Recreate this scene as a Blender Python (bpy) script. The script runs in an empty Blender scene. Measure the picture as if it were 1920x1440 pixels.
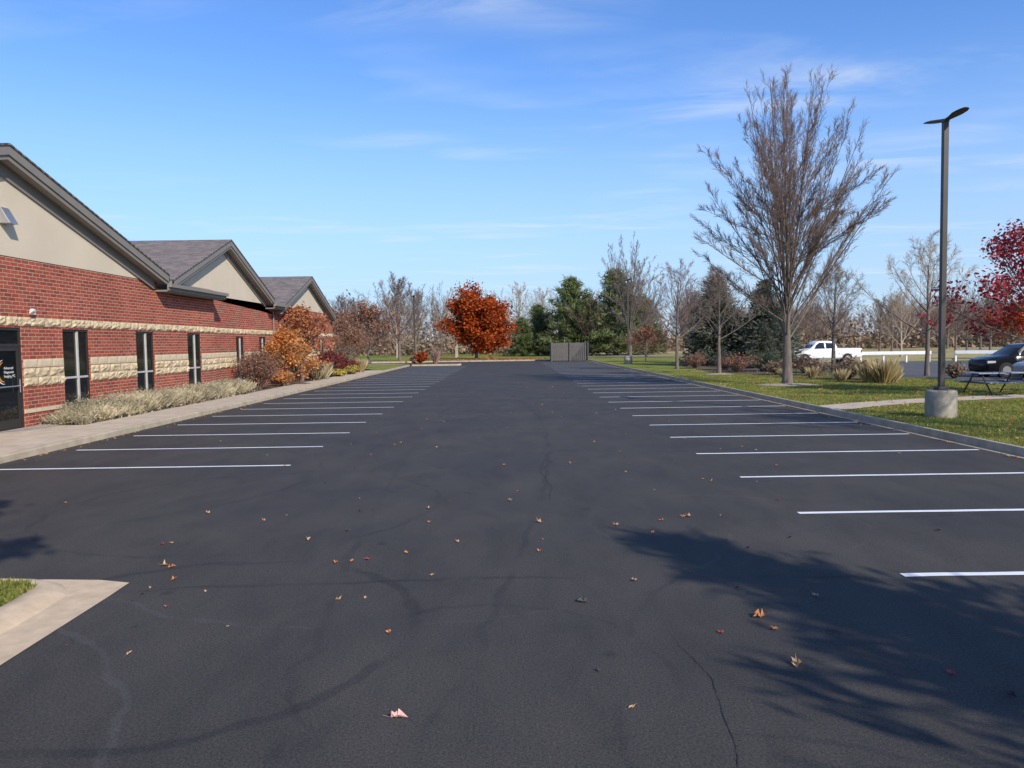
import bpy, math, random
import numpy as np
from mathutils import Vector, Matrix
scene=bpy.context.scene
COL=scene.collection
R=random.Random(7)
# ------------------------------------------------------------------ camera
F=1442.0; H=2.2
cam=bpy.data.cameras.new("camera"); co=bpy.data.objects.new("camera",cam); COL.objects.link(co)
cam.sensor_width=36; cam.lens=36*F/1920; cam.clip_end=6000; cam.clip_start=0.05
pt=math.radians(3.06); yw=math.radians(0.27); rl=math.radians(0.8)
fw=Vector((math.sin(yw)*math.cos(pt),math.cos(yw)*math.cos(pt),-math.sin(pt)))
r0=Vector((math.cos(yw),-math.sin(yw),0)); u0=r0.cross(fw)
rr=r0*math.cos(rl)-u0*math.sin(rl); uu=r0*math.sin(rl)+u0*math.cos(rl)
M=Matrix((( rr.x,uu.x,-fw.x,0),(rr.y,uu.y,-fw.y,0),(rr.z,uu.z,-fw.z,H),(0,0,0,1)))
co.matrix_world=M
scene.camera=co
# ------------------------------------------------------------------ light
el=math.radians(33); sx,sy=0.55,-0.835
sv=Vector((sx*math.cos(el),sy*math.cos(el),math.sin(el)))
sd=bpy.data.lights.new("sun","SUN"); sd.energy=5.0; sd.angle=math.radians(0.5); sd.color=(1,0.92,0.80)
so=bpy.data.objects.new("sun",sd); COL.objects.link(so); so.rotation_euler=sv.to_track_quat('Z','Y').to_euler(); so.location=(20,-30,30)
w=bpy.data.worlds.new("World"); scene.world=w; w.use_nodes=True
nt=w.node_tree; nt.nodes.clear()
def N(nt,t,**k):
    n=nt.nodes.new(t)
    for a,b in k.items():
        if hasattr(n,a): setattr(n,a,b)
    return n
out=N(nt,'ShaderNodeOutputWorld'); bg=N(nt,'ShaderNodeBackground'); bg.inputs[1].default_value=0.15
sky=N(nt,'ShaderNodeTexSky'); sky.sky_type='NISHITA'; sky.sun_disc=False; sky.sun_elevation=el; sky.sun_rotation=math.atan2(sx,sy)
sky.air_density=1.0; sky.dust_density=0.2; sky.ozone_density=2.5; sky.altitude=200
tc=N(nt,'ShaderNodeTexCoord'); sep=N(nt,'ShaderNodeSeparateXYZ'); nt.links.new(tc.outputs['Generated'],sep.inputs[0])
mx=N(nt,'ShaderNodeMath',operation='MAXIMUM'); nt.links.new(sep.outputs[2],mx.inputs[0]); mx.inputs[1].default_value=0.04
dx=N(nt,'ShaderNodeMath',operation='DIVIDE'); nt.links.new(sep.outputs[0],dx.inputs[0]); nt.links.new(mx.outputs[0],dx.inputs[1])
dy=N(nt,'ShaderNodeMath',operation='DIVIDE'); nt.links.new(sep.outputs[1],dy.inputs[0]); nt.links.new(mx.outputs[0],dy.inputs[1])
cb=N(nt,'ShaderNodeCombineXYZ'); nt.links.new(dx.outputs[0],cb.inputs[0]); nt.links.new(dy.outputs[0],cb.inputs[1])
mp=N(nt,'ShaderNodeMapping'); nt.links.new(cb.outputs[0],mp.inputs[0]); mp.inputs['Rotation'].default_value=(0,0,0.2); mp.inputs['Scale'].default_value=(0.42,0.8,1); mp.inputs['Location'].default_value=(2.9,4.4,0)
n1=N(nt,'ShaderNodeTexNoise'); nt.links.new(mp.outputs[0],n1.inputs['Vector']); n1.inputs['Scale'].default_value=0.9; n1.inputs['Detail'].default_value=3
n2=N(nt,'ShaderNodeTexNoise'); nt.links.new(mp.outputs[0],n2.inputs['Vector']); n2.inputs['Scale'].default_value=2.2; n2.inputs['Detail'].default_value=8; n2.inputs['Roughness'].default_value=0.62; n2.inputs['Distortion'].default_value=0.6
c1=N(nt,'ShaderNodeMapRange'); nt.links.new(n1.outputs[0],c1.inputs[0]); c1.inputs[1].default_value=0.50; c1.inputs[2].default_value=0.70
c2=N(nt,'ShaderNodeMapRange'); nt.links.new(n2.outputs[0],c2.inputs[0]); c2.inputs[1].default_value=0.42; c2.inputs[2].default_value=0.75
mm=N(nt,'ShaderNodeMath',operation='MULTIPLY'); nt.links.new(c1.outputs[0],mm.inputs[0]); nt.links.new(c2.outputs[0],mm.inputs[1])
m3=N(nt,'ShaderNodeMath',operation='MULTIPLY'); nt.links.new(mm.outputs[0],m3.inputs[0]); m3.inputs[1].default_value=0.95
tint=N(nt,'ShaderNodeMixRGB'); tint.blend_type='MULTIPLY'; tint.inputs[0].default_value=1; nt.links.new(sky.outputs[0],tint.inputs[1]); tint.inputs[2].default_value=(0.72,1.0,1.40,1)
hz=N(nt,'ShaderNodeMapRange'); hz.interpolation_type='SMOOTHSTEP'; nt.links.new(sep.outputs[2],hz.inputs[0]); hz.inputs[1].default_value=0.0; hz.inputs[2].default_value=0.36; hz.inputs[3].default_value=0.85; hz.inputs[4].default_value=0.0
haze=N(nt,'ShaderNodeMixRGB'); nt.links.new(hz.outputs[0],haze.inputs[0]); nt.links.new(tint.outputs[0],haze.inputs[1]); haze.inputs[2].default_value=(3.4,4.55,5.9,1)
mix=N(nt,'ShaderNodeMixRGB'); nt.links.new(m3.outputs[0],mix.inputs[0]); nt.links.new(haze.outputs[0],mix.inputs[1]); mix.inputs[2].default_value=(5.6,6.0,6.6,1)
nt.links.new(mix.outputs[0],bg.inputs[0]); nt.links.new(bg.outputs[0],out.inputs[0])
scene.view_settings.view_transform='Standard'
try: scene.view_settings.look='None'
except Exception: pass
scene.view_settings.exposure=0
# ------------------------------------------------------------------ materials
def newmat(name):
    m=bpy.data.materials.new(name); m.use_nodes=True
    return m,m.node_tree,m.node_tree.nodes['Principled BSDF']
def ramp(nt,fac,stops):
    r=N(nt,'ShaderNodeValToRGB'); e=r.color_ramp.elements
    while len(e)<len(stops): e.new(0.5)
    for i,(p,c) in enumerate(stops): e[i].position=p; e[i].color=(*c,1)
    nt.links.new(fac,r.inputs[0]); return r
def objco(nt,scale=(1,1,1)):
    t=N(nt,'ShaderNodeTexCoord'); m=N(nt,'ShaderNodeMapping'); m.inputs['Scale'].default_value=scale
    nt.links.new(t.outputs['Object'],m.inputs[0]); return m.outputs[0]
def noise(nt,vec,s,d=4,r=0.55,dist=0):
    n=N(nt,'ShaderNodeTexNoise'); nt.links.new(vec,n.inputs['Vector']); n.inputs['Scale'].default_value=s; n.inputs['Detail'].default_value=d
    n.inputs['Roughness'].default_value=r; n.inputs['Distortion'].default_value=dist; return n.outputs[0]
def bump(nt,b,h,st,dist=0.02):
    n=N(nt,'ShaderNodeBump'); n.inputs['Strength'].default_value=st; n.inputs['Distance'].default_value=dist
    nt.links.new(h,n.inputs['Height']); nt.links.new(n.outputs[0],b.inputs['Normal'])
def mixc(nt,f,a,b,mode='MIX'):
    m=N(nt,'ShaderNodeMixRGB'); m.blend_type=mode
    for s,v in ((m.inputs[0],f),(m.inputs[1],a),(m.inputs[2],b)):
        if isinstance(v,(int,float)): s.default_value=v
        elif isinstance(v,tuple): s.default_value=(*v,1)
        else: nt.links.new(v,s)
    return m.outputs[0]
def mat(name,c1,c2=None,scale=5,rough=0.8,bmp=0.0,bscale=None,metal=0,spec=0.5,stretch=(1,1,1)):
    m,nt,b=newmat(name); c2=c2 or tuple(x*0.8 for x in c1)
    v=objco(nt,stretch)
    n=noise(nt,v,scale,6); r=ramp(nt,n,[(0.3,c2),(0.7,c1)]); nt.links.new(r.outputs[0],b.inputs['Base Color'])
    b.inputs['Roughness'].default_value=rough; b.inputs['Metallic'].default_value=metal; b.inputs['Specular IOR Level'].default_value=spec
    if bmp: bump(nt,b,noise(nt,v,bscale or scale*4,6,0.7),bmp)
    return m
def leafmat(name,cols,trans=0.35,rough=0.7):
    m,nt,b=newmat(name)
    g=N(nt,'ShaderNodeNewGeometry'); k=len(cols)
    r=ramp(nt,g.outputs['Random Per Island'],[((i+0.5)/k,c) for i,c in enumerate(cols)])
    nz=noise(nt,objco(nt),0.9,3); d=ramp(nt,nz,[(0.35,(0.6,0.6,0.6)),(0.65,(1.15,1.15,1.15))])
    c=mixc(nt,1.0,r.outputs[0],d.outputs[0],'MULTIPLY')
    nt.links.new(c,b.inputs['Base Color']); b.inputs['Roughness'].default_value=rough; b.inputs['Specular IOR Level'].default_value=0.25
    tr=N(nt,'ShaderNodeBsdfTranslucent'); nt.links.new(c,tr.inputs[0]); ms=N(nt,'ShaderNodeMixShader'); ms.inputs[0].default_value=trans
    nt.links.new(b.outputs[0],ms.inputs[1]); nt.links.new(tr.outputs[0],ms.inputs[2]); nt.links.new(ms.outputs[0],nt.nodes['Material Output'].inputs[0])
    return m
# asphalt
def asphalt(name,base,marks=True):
    m,nt,b=newmat(name); v=objco(nt)
    fine=noise(nt,v,60,4,0.8); big=noise(nt,v,0.4,6,0.62,0.4)
    r=ramp(nt,big,[(0.3,tuple(x*0.82 for x in base)),(0.7,tuple(x*1.18 for x in base))])
    r2=ramp(nt,fine,[(0.34,(0.5,0.5,0.5)),(0.66,(1.55,1.55,1.55))])
    c=mixc(nt,1.0,r.outputs[0],r2.outputs[0],'MULTIPLY')
    if marks:
        sm=noise(nt,objco(nt,(1.5,0.6,1)),1.1,7,0.7,0.35); rs=ramp(nt,sm,[(0.36,(0.86,0.86,0.87)),(0.5,(1,1,1)),(0.7,(1.14,1.13,1.11))])
        c=mixc(nt,1.0,c,rs.outputs[0],'MULTIPLY')
        # soft-edged arcs: sealer squeegee laps and turning tyres, as world-space circles wobbled by noise
        t=N(nt,'ShaderNodeTexCoord'); sp_=N(nt,'ShaderNodeSeparateXYZ'); nt.links.new(t.outputs['Object'],sp_.inputs[0])
        wob=noise(nt,v,1.6,3)
        def M_(op,a,b_=None):
            n=N(nt,'ShaderNodeMath',operation=op)
            for i,q in enumerate((a,b_)):
                if q is None: continue
                if isinstance(q,(int,float)): n.inputs[i].default_value=q
                else: nt.links.new(q,n.inputs[i])
            return n.outputs[0]
        wv=M_('MULTIPLY',M_('SUBTRACT',wob,0.5),0.32)
        brk=noise(nt,v,0.55,4,.65)
        arcs=[(-2.6,5.9,1.85,.07,.74),(0,-22,29.1,.05,.74),(160,20,162.1,.06,.78),(-0.2,5.1,1.25,.04,.78),(-3.6,10.6,2.6,.05,.8),(2.6,9.2,1.6,.03,1.22),(-90,20,90.9,.05,.8),(-1.2,9.8,3.9,.03,1.18),(6,4,5.4,.04,.8),(-7.5,13,4.2,.05,.8),(3,20,4.8,.06,.84),(-1,28,6,.07,.84),(-5.5,3.2,3.4,.035,1.2),(1.0,2.0,2.2,.03,.78)]
        for i,(cx,cy,r_,w_,dk) in enumerate(arcs):
            ddx=M_('SUBTRACT',sp_.outputs[0],cx); ddy=M_('SUBTRACT',sp_.outputs[1],cy)
            d=M_('SQRT',M_('ADD',M_('MULTIPLY',ddx,ddx),M_('MULTIPLY',ddy,ddy))); d=M_('ABSOLUTE',M_('ADD',M_('SUBTRACT',d,r_),wv))
            mr=N(nt,'ShaderNodeMapRange'); mr.interpolation_type='SMOOTHSTEP'; nt.links.new(d,mr.inputs[0]); mr.inputs[1].default_value=w_*.4; mr.inputs[2].default_value=w_*1.1; mr.inputs[3].default_value=1; mr.inputs[4].default_value=0
            mk=N(nt,'ShaderNodeMapRange'); nt.links.new(brk,mk.inputs[0]); lo=.44 if i%2 else .40; mk.inputs[1].default_value=lo; mk.inputs[2].default_value=lo+.14; 
            if i%3==2: mk.inputs[3].default_value=1; mk.inputs[4].default_value=0
            f=M_('MULTIPLY',mr.outputs[0],mk.outputs[0]); c=mixc(nt,f,c,mixc(nt,1.0,c,(dk,dk,dk*1.05),'MULTIPLY'))
        sp2=N(nt,'ShaderNodeTexVoronoi'); nt.links.new(v,sp2.inputs['Vector']); sp2.inputs['Scale'].default_value=26
        rs=ramp(nt,sp2.outputs['Distance'],[(0.0,(2.5,2.4,2.2)),(0.10,(1,1,1))])
        c=mixc(nt,0.7,c,rs.outputs[0],'MULTIPLY')
        sv2=N(nt,'ShaderNodeTexVoronoi'); nt.links.new(v,sv2.inputs['Vector']); sv2.inputs['Scale'].default_value=1.1
        rs=ramp(nt,sv2.outputs['Distance'],[(0.0,(0.5,0.5,0.5)),(0.05,(0.75,0.75,0.75)),(0.09,(1,1,1))]); c=mixc(nt,0.8,c,rs.outputs[0],'MULTIPLY')
    nt.links.new(c,b.inputs['Base Color'])
    rg=ramp(nt,big,[(0.3,(0.70,)*3),(0.7,(0.9,)*3)]); nt.links.new(rg.outputs[0],b.inputs['Roughness']); b.inputs['Specular IOR Level'].default_value=0.2
    bump(nt,b,noise(nt,v,110,4,0.8),0.5,0.008)
    return m
M_asph=asphalt("sealed_asphalt",(0.0585,0.0535,0.0475))
M_asph2=asphalt("worn_asphalt",(0.105,0.10,0.098),False)
M_road=asphalt("far_road",(0.16,0.155,0.15),False)
M_paint=mat("white_road_paint",(0.85,0.85,0.85),(0.72,0.72,0.73),8,0.6)
M_conc=mat("concrete",(0.56,0.465,0.345),(0.42,0.34,0.25),3,0.9,0.25,60)
M_conc2=mat("curb_concrete",(0.50,0.41,0.285),(0.33,0.265,0.18),2.5,0.9,0.35,40)
M_lamp_conc=mat("lamp_footing_concrete",(0.42,0.37,0.28),(0.22,0.19,0.15),4,0.9,0.5,25)
M_soil=mat("mulch",(0.16,0.11,0.07),(0.07,0.05,0.033),14,0.95,0.8,40)
M_gravel=mat("gravel",(0.5,0.45,0.38),(0.25,0.21,0.17),30,0.95,0.8,50)
def grassmat(name,g1,g2,straw,amt=0.5):
    m,nt,b=newmat(name); v=objco(nt)
    n=noise(nt,v,0.5,6,0.65); f=noise(nt,v,25,4,0.7)
    r=ramp(nt,n,[(0.3,g1),(0.52,g2),(0.52+0.3*(1-amt)+0.05,straw)])
    r2=ramp(nt,f,[(0.3,(0.55,0.55,0.5)),(0.7,(1.3,1.3,1.2))])
    nt.links.new(mixc(nt,1.0,r.outputs[0],r2.outputs[0],'MULTIPLY'),b.inputs['Base Color']); b.inputs['Roughness'].default_value=0.95; b.inputs['Specular IOR Level'].default_value=0.1
    bump(nt,b,f,0.8,0.05); return m
M_lawn=grassmat("lawn_grass",(0.14,0.175,0.035),(0.225,0.24,0.05),(0.34,0.29,0.10))
M_field=grassmat("dry_field",(0.34,0.28,0.14),(0.40,0.33,0.16),(0.5,0.4,0.2))
M_blade=leafmat("grass_blades",[(0.13,0.19,0.025),(0.22,0.27,0.04),(0.31,0.31,0.065),(0.42,0.34,0.14)],0.35)
def brickmat():
    m,nt,b=newmat("red_brick"); t=N(nt,'ShaderNodeTexCoord'); s=N(nt,'ShaderNodeSeparateXYZ'); nt.links.new(t.outputs['Object'],s.inputs[0])
    a=N(nt,'ShaderNodeMath',operation='ADD'); nt.links.new(s.outputs[0],a.inputs[0]); nt.links.new(s.outputs[1],a.inputs[1])
    c=N(nt,'ShaderNodeCombineXYZ'); nt.links.new(a.outputs[0],c.inputs[0]); nt.links.new(s.outputs[2],c.inputs[1])
    br=N(nt,'ShaderNodeTexBrick'); nt.links.new(c.outputs[0],br.inputs['Vector'])
    br.inputs['Scale'].default_value=1; br.inputs['Brick Width'].default_value=0.31; br.inputs['Row Height'].default_value=0.102; br.inputs['Mortar Size'].default_value=0.0075; br.inputs['Mortar Smooth'].default_value=0.15
    br.inputs['Color1'].default_value=(0.40,0.095,0.055,1); br.inputs['Color2'].default_value=(0.23,0.055,0.038,1); br.inputs['Mortar'].default_value=(0.52,0.39,0.30,1); br.inputs['Bias'].default_value=-0.1
    v=objco(nt); n=noise(nt,v,14,5,0.7); r=ramp(nt,n,[(0.25,(0.7,0.7,0.7)),(0.75,(1.3,1.25,1.2))])
    n2=noise(nt,v,0.5,4); r2=ramp(nt,n2,[(0.3,(0.85,0.84,0.83)),(0.7,(1.1,1.1,1.1))])
    c1=mixc(nt,1,br.outputs[0],r.outputs[0],'MULTIPLY'); c2=mixc(nt,1,c1,r2.outputs[0],'MULTIPLY')
    nt.links.new(c2,b.inputs['Base Color']); b.inputs['Roughness'].default_value=0.88; b.inputs['Specular IOR Level'].default_value=0.2
    inv=N(nt,'ShaderNodeMath',operation='SUBTRACT'); inv.inputs[0].default_value=1; nt.links.new(br.outputs['Fac'],inv.inputs[1])
    bump(nt,b,inv.outputs[0],0.6,0.01); return m
M_brick=brickmat()
M_stone=mat("rock_face_stone",(0.70,0.56,0.35),(0.42,0.32,0.19),7,0.95,0.8,25)
M_stone2=mat("smooth_stone",(0.66,0.54,0.36),(0.56,0.45,0.29),5,0.9,0.2,40)
M_stucco=mat("cream_stucco",(0.67,0.57,0.42),(0.60,0.505,0.37),0.6,0.95,0.2,110)
M_trim=mat("taupe_trim",(0.24,0.21,0.175),(0.21,0.185,0.155),2,0.6)
M_soffit=mat("soffit",(0.36,0.33,0.29),None,2,0.7)
def shingle():
    m,nt,b=newmat("grey_shingles"); t=N(nt,'ShaderNodeTexCoord'); 
    br=N(nt,'ShaderNodeTexBrick'); nt.links.new(t.outputs['Object'],br.inputs['Vector']); br.inputs['Scale'].default_value=1
    br.inputs['Brick Width'].default_value=0.3; br.inputs['Row Height'].default_value=0.14; br.inputs['Mortar Size'].default_value=0.006
    br.inputs['Color1'].default_value=(0.23,0.185,0.16,1); br.inputs['Color2'].default_value=(0.13,0.11,0.10,1); br.inputs['Mortar'].default_value=(0.06,0.055,0.055,1)
    n=noise(nt,objco(nt),40,4,0.7); r=ramp(nt,n,[(0.3,(0.75,)*3),(0.7,(1.25,)*3)])
    nt.links.new(mixc(nt,1,br.outputs[0],r.outputs[0],'MULTIPLY'),b.inputs['Base Color']); b.inputs['Roughness'].default_value=0.95
    bump(nt,b,br.outputs['Fac'],0.3,0.01); return m
M_shin=shingle()
M_glass=mat("dark_glass",(0.012,0.014,0.016),(0.008,0.009,0.01),1,0.04,spec=0.8)
M_frame=mat("bronze_frame",(0.035,0.03,0.027),None,3,0.4)
M_mull=mat("light_mullion",(0.55,0.53,0.48),None,3,0.5)
M_metal=mat("brushed_metal",(0.55,0.55,0.56),None,10,0.35,metal=0.8)
M_pole=mat("bronze_pole",(0.055,0.045,0.038),(0.038,0.032,0.028),3,0.5)
M_white=mat("white_enamel",(0.80,0.80,0.79),(0.72,0.72,0.71),2,0.4)
M_orange=mat("orange_vinyl",(0.75,0.28,0.03),None,2,0.5)
M_bark=mat("grey_bark",(0.20,0.16,0.13),(0.095,0.076,0.062),9,0.95,0.8,22,stretch=(1,1,0.25))
M_twig=mat("twig_bark",(0.22,0.17,0.14),(0.15,0.115,0.097),3,0.9)
M_twiggrey=mat("brown_grey_twigs",(0.205,0.135,0.105),(0.135,0.088,0.07),3,0.9)
M_twigred=mat("reddish_twigs",(0.25,0.155,0.125),(0.16,0.10,0.087),3,0.9)
M_tan=mat("tan_twigs",(0.42,0.33,0.235),(0.30,0.235,0.17),3,0.9)
M_orangeleaf=leafmat("orange_red_leaves",[(0.36,0.04,0.014),(0.55,0.10,0.018),(0.68,0.19,0.025),(0.28,0.03,0.012),(0.58,0.13,0.022)],0.4)
M_redleaf=leafmat("crimson_leaves",[(0.52,0.045,0.07),(0.38,0.03,0.05),(0.60,0.11,0.13),(0.28,0.025,0.04)],0.4)
M_apricot=leafmat("apricot_leaves",[(0.76,0.33,0.10),(0.80,0.43,0.16),(0.64,0.21,0.05),(0.56,0.31,0.12)],0.4)
M_rust=leafmat("rust_leaves",[(0.58,0.18,0.06),(0.64,0.26,0.1),(0.42,0.13,0.05),(0.5,0.28,0.14)],0.35)
M_brownleaf=leafmat("brown_leaves",[(0.32,0.15,0.085),(0.40,0.18,0.11),(0.23,0.115,0.08),(0.44,0.27,0.17)],0.3)
M_burgundy=leafmat("burgundy_leaves",[(0.22,0.045,0.045),(0.30,0.06,0.05),(0.15,0.04,0.04)],0.3)
M_spruce=leafmat("spruce_needles",[(0.12,0.13,0.09),(0.165,0.18,0.13),(0.08,0.095,0.063)],0.2)
M_pine=leafmat("pine_needles",[(0.14,0.18,0.06),(0.20,0.25,0.09),(0.095,0.125,0.048),(0.25,0.28,0.12)],0.3)
M_silver=leafmat("silver_grass",[(0.66,0.55,0.38),(0.50,0.46,0.30),(0.74,0.60,0.42),(0.38,0.38,0.22)],0.4)
M_tangrass=leafmat("tan_grass",[(0.68,0.53,0.28),(0.60,0.48,0.22),(0.74,0.6,0.36)],0.4)
M_yellow=leafmat("yellow_leaves",[(0.65,0.47,0.09),(0.5,0.42,0.09),(0.38,0.35,0.09)],0.4)
M_pinkgrass=leafmat("pink_plume",[(0.55,0.32,0.27),(0.6,0.4,0.33),(0.42,0.26,0.2)],0.4)
M_wood=leafmat("distant_brush",[(0.28,0.205,0.135),(0.36,0.26,0.165),(0.21,0.17,0.10),(0.42,0.31,0.2),(0.30,0.18,0.115)],0.2)
M_greywood=mat("weathered_boards",(0.145,0.13,0.115),(0.085,0.077,0.07),6,0.9,0.3,30,stretch=(3,3,0.3))
def carpaint(n,c): 
    m=mat(n,c,tuple(x*0.96 for x in c),1,0.25); m.node_tree.nodes['Principled BSDF'].inputs['Coat Weight'].default_value=0.6; return m
M_wcar=carpaint("white_car_paint",(0.78,0.78,0.77)); M_scar=carpaint("silver_car_paint",(0.38,0.39,0.40))
M_bcar=mat("black_car_paint",(0.010,0.010,0.011),(0.008,0.008,0.009),1,0.22,spec=0.3)
M_tyre=mat("tyre_rubber",(0.02,0.02,0.02),None,20,0.85)
M_lens=mat("lamp_lens",(0.6,0.6,0.58),None,4,0.15)
M_tail=mat("red_lens",(0.4,0.02,0.02),None,4,0.2)
M_table=mat("table_grey",(0.27,0.29,0.33),(0.2,0.22,0.25),5,0.5)
# ------------------------------------------------------------------ mesh tools
def link(o): COL.objects.link(o); return o
def setup(o,parent=None,label=None,category=None,group=None,kind=None):
    if parent is not None: o.parent=parent
    if label: o["label"]=label
    if category: o["category"]=category
    if group: o["group"]=group
    if kind: o["kind"]=kind
    return o
def thing(name,loc,label,category,group=None):
    e=bpy.data.objects.new(name,None); e.empty_display_size=0.3; e.location=loc; link(e)
    return setup(e,None,label,category,group)
def fast_mesh(name,chunks,mats,smooth=False):
    vs=[];ls=[];st=[];tot=[];mi=[];off=0;lo=0
    for v,f,m in chunks:
        v=np.asarray(v,dtype=np.float32).reshape(-1,3); f=np.asarray(f,dtype=np.int32)
        if len(f)==0: continue
        k=f.shape[1]; vs.append(v); ls.append((f+off).ravel()); st.append(lo+np.arange(len(f))*k); tot.append(np.full(len(f),k)); mi.append(np.full(len(f),m))
        off+=len(v); lo+=f.size
    v=np.concatenate(vs); l=np.concatenate(ls); s=np.concatenate(st); t=np.concatenate(tot); mi=np.concatenate(mi)
    me=bpy.data.meshes.new(name); me.vertices.add(len(v)); me.vertices.foreach_set('co',v.ravel())
    me.loops.add(len(l)); me.loops.foreach_set('vertex_index',l.astype(np.int32))
    me.polygons.add(len(s)); me.polygons.foreach_set('loop_start',s.astype(np.int32)); me.polygons.foreach_set('loop_total',t.astype(np.int32))
    me.polygons.foreach_set('material_index',mi.astype(np.int32))
    if smooth: me.polygons.foreach_set('use_smooth',np.ones(len(s),dtype=bool))
    for m in mats: me.materials.append(m)
    me.update(calc_edges=True); return me
def mobj(name,me,parent=None,loc=(0,0,0),**k):
    o=bpy.data.objects.new(name,me); o.location=loc; link(o); return setup(o,parent,**k)
class MB:
    def __init__(s,o=(0,0,0)): s.v=[];s.f=[];s.m=[];s.sm=[];s.o=o
    def add(s,vs,fs,mi=0,sm=False):
        b=len(s.v); ox,oy,oz=s.o
        s.v+= [(a-ox,c-oy,d-oz) for a,c,d in vs]; s.f+=[tuple(i+b for i in f) for f in fs]; s.m+=[mi]*len(fs); s.sm+=[sm]*len(fs)
    def box(s,x0,x1,y0,y1,z0,z1,mi=0):
        s.add([(x0,y0,z0),(x1,y0,z0),(x1,y1,z0),(x0,y1,z0),(x0,y0,z1),(x1,y0,z1),(x1,y1,z1),(x0,y1,z1)],
              [(0,3,2,1),(4,5,6,7),(0,1,5,4),(1,2,6,5),(2,3,7,6),(3,0,4,7)],mi)
    def tube(s,pts,rad,n=8,mi=0,cap=True,sm=True):
        vs=[];fs=[];pp=[Vector(p) for p in pts]; ref=None
        for i,p in enumerate(pp):
            d=(pp[min(i+1,len(pp)-1)]-pp[max(i-1,0)]).normalized()
            if ref is None: ref=Vector((1,0,0)) if abs(d.x)<0.8 else Vector((0,1,0))
            a=(ref-d*ref.dot(d)).normalized(); ref=a; b=d.cross(a)
            for k in range(n):
                t=2*math.pi*k/n; q=p+(a*math.cos(t)+b*math.sin(t))*rad[i]; vs.append(tuple(q))
        for i in range(len(pp)-1):
            for k in range(n): fs.append((i*n+k,i*n+(k+1)%n,(i+1)*n+(k+1)%n,(i+1)*n+k))
        s.add(vs,fs,mi,sm)
        if cap: s.add(vs[:n],[tuple(range(n-1,-1,-1))],mi); s.add(vs[-n:],[tuple(range(n))],mi)
    def build(s,name,mats,parent=None,bevel=0,loc=(0,0,0),**k):
        me=bpy.data.meshes.new(name); me.from_pydata(s.v,[],s.f); me.update()
        for m in mats: me.materials.append(m)
        me.polygons.foreach_set('material_index',s.m); me.polygons.foreach_set('use_smooth',s.sm)
        o=mobj(name,me,parent,loc,**k)
        if bevel:
            b=o.modifiers.new("bevel","BEVEL"); b.width=bevel; b.segments=2; b.limit_method='ANGLE'; b.angle_limit=0.7
        return o
def copy_thing(src,loc,rot=0,sc=1,label=None):
    e=src.copy(); COL.objects.link(e); e.location=loc; e.rotation_euler=(0,0,rot); e.scale=(sc,sc,sc) if not isinstance(sc,tuple) else sc
    if label: e["label"]=label
    for c in list(src.children):
        c2=c.copy(); c2.parent=e; COL.objects.link(c2)
        for g in list(c.children):
            g2=g.copy(); g2.parent=c2; COL.objects.link(g2)
    return e
# ------------------------------------------------------------------ structure
def sheet(name,polys,z,m,**k):
    b=MB()
    for p in polys: b.add([(x,y,z) for x,y in p],[tuple(range(len(p)))])
    return b.build(name,[m],kind="structure",**k)
def rect(x0,x1,y0,y1): return [(x0,y0),(x1,y0),(x1,y1),(x0,y1)]
XL,XR=-9.86,9.37
sheet("ground",[rect(-3000,3000,-1000,4000)],-0.03,M_field)
sheet("parking_lot",[rect(XL,XR,-25,93),rect(-70,XL,80,90)],0.0,M_asph)
def slab(name,x0,x1,y0,y1,z,m):
    b=MB(); b.box(x0,x1,y0,y1,-0.02,z); return b.build(name,[m],kind="structure")
slab("lawn",XR+0.15,130,-25,68,0.12,M_lawn)
slab("lawn",XR+0.15,26,68,100,0.119,M_lawn)
slab("meadow",26,190,68,100,0.119,M_field)
slab("lawn",-70,XL-0.15,62,79.8,0.12,M_lawn)
slab("lawn",-140,XR+0.15,93.2,104,0.12,M_lawn)
sheet("meadow",[rect(XR,230,100,260)],0.05,M_field)
sheet("meadow",[rect(-200,XR,111,260)],0.05,M_lawn)
sheet("road",[rect(-200,60,104.2,110.5)],0.06,M_road)
def curb(name,pts,wd=0.15,h=0.15,slope=0.015):
    b=MB(); P=[Vector((p[0],p[1],0)) for p in pts]; prof=[(0,-0.02),(slope,h-0.03),(slope+.025,h),(wd-0.02,h),(wd,h-0.02),(wd,-0.02)]
    vs=[];n=len(prof)
    for i,p in enumerate(P):
        d=(P[min(i+1,len(P)-1)]-P[max(i-1,0)]).normalized(); nrm=Vector((d.y,-d.x,0))
        for a,z in prof: q=p+nrm*a; vs.append((q.x,q.y,z))
    fs=[(i*n+k,(i+1)*n+k,(i+1)*n+k+1,i*n+k+1) for i in range(len(P)-1) for k in range(n-1)]
    fs+=[tuple(range(n)),tuple(range(len(vs)-1,len(vs)-n-1,-1))]
    b.add(vs,fs); return b.build(name,[M_conc2],kind="structure")
def line(p,q,step=2.0):
    n=max(2,int((Vector(q)-Vector(p)).length/step)); return [(p[0]+(q[0]-p[0])*i/n,p[1]+(q[1]-p[1])*i/n) for i in range(n+1)]
curb("curb",line((XR,-25),(XR,93)))
arc=[(XL-3+3*math.cos(t),77+3*math.sin(t)) for t in [math.pi/2*(k/8) for k in range(9)]]
curb("curb",list(reversed(line((XL,-25),(XL,77))+arc[1:]+[(-70,80)])))
curb("curb",line((-70,93.03),(XR,93.03)))
sheet("gutter",[rect(XR-0.16,XR-0.001,-25,93)],0.004,M_conc2)
b=MB(); b.box(-11.55,XL-0.15,-25,62,-0.02,0.135); b.box(-12.88,-11.55,10,20.9,-0.02,0.134)
sw=b.build("sidewalk",[M_conc],kind="structure")
b=MB()
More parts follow.
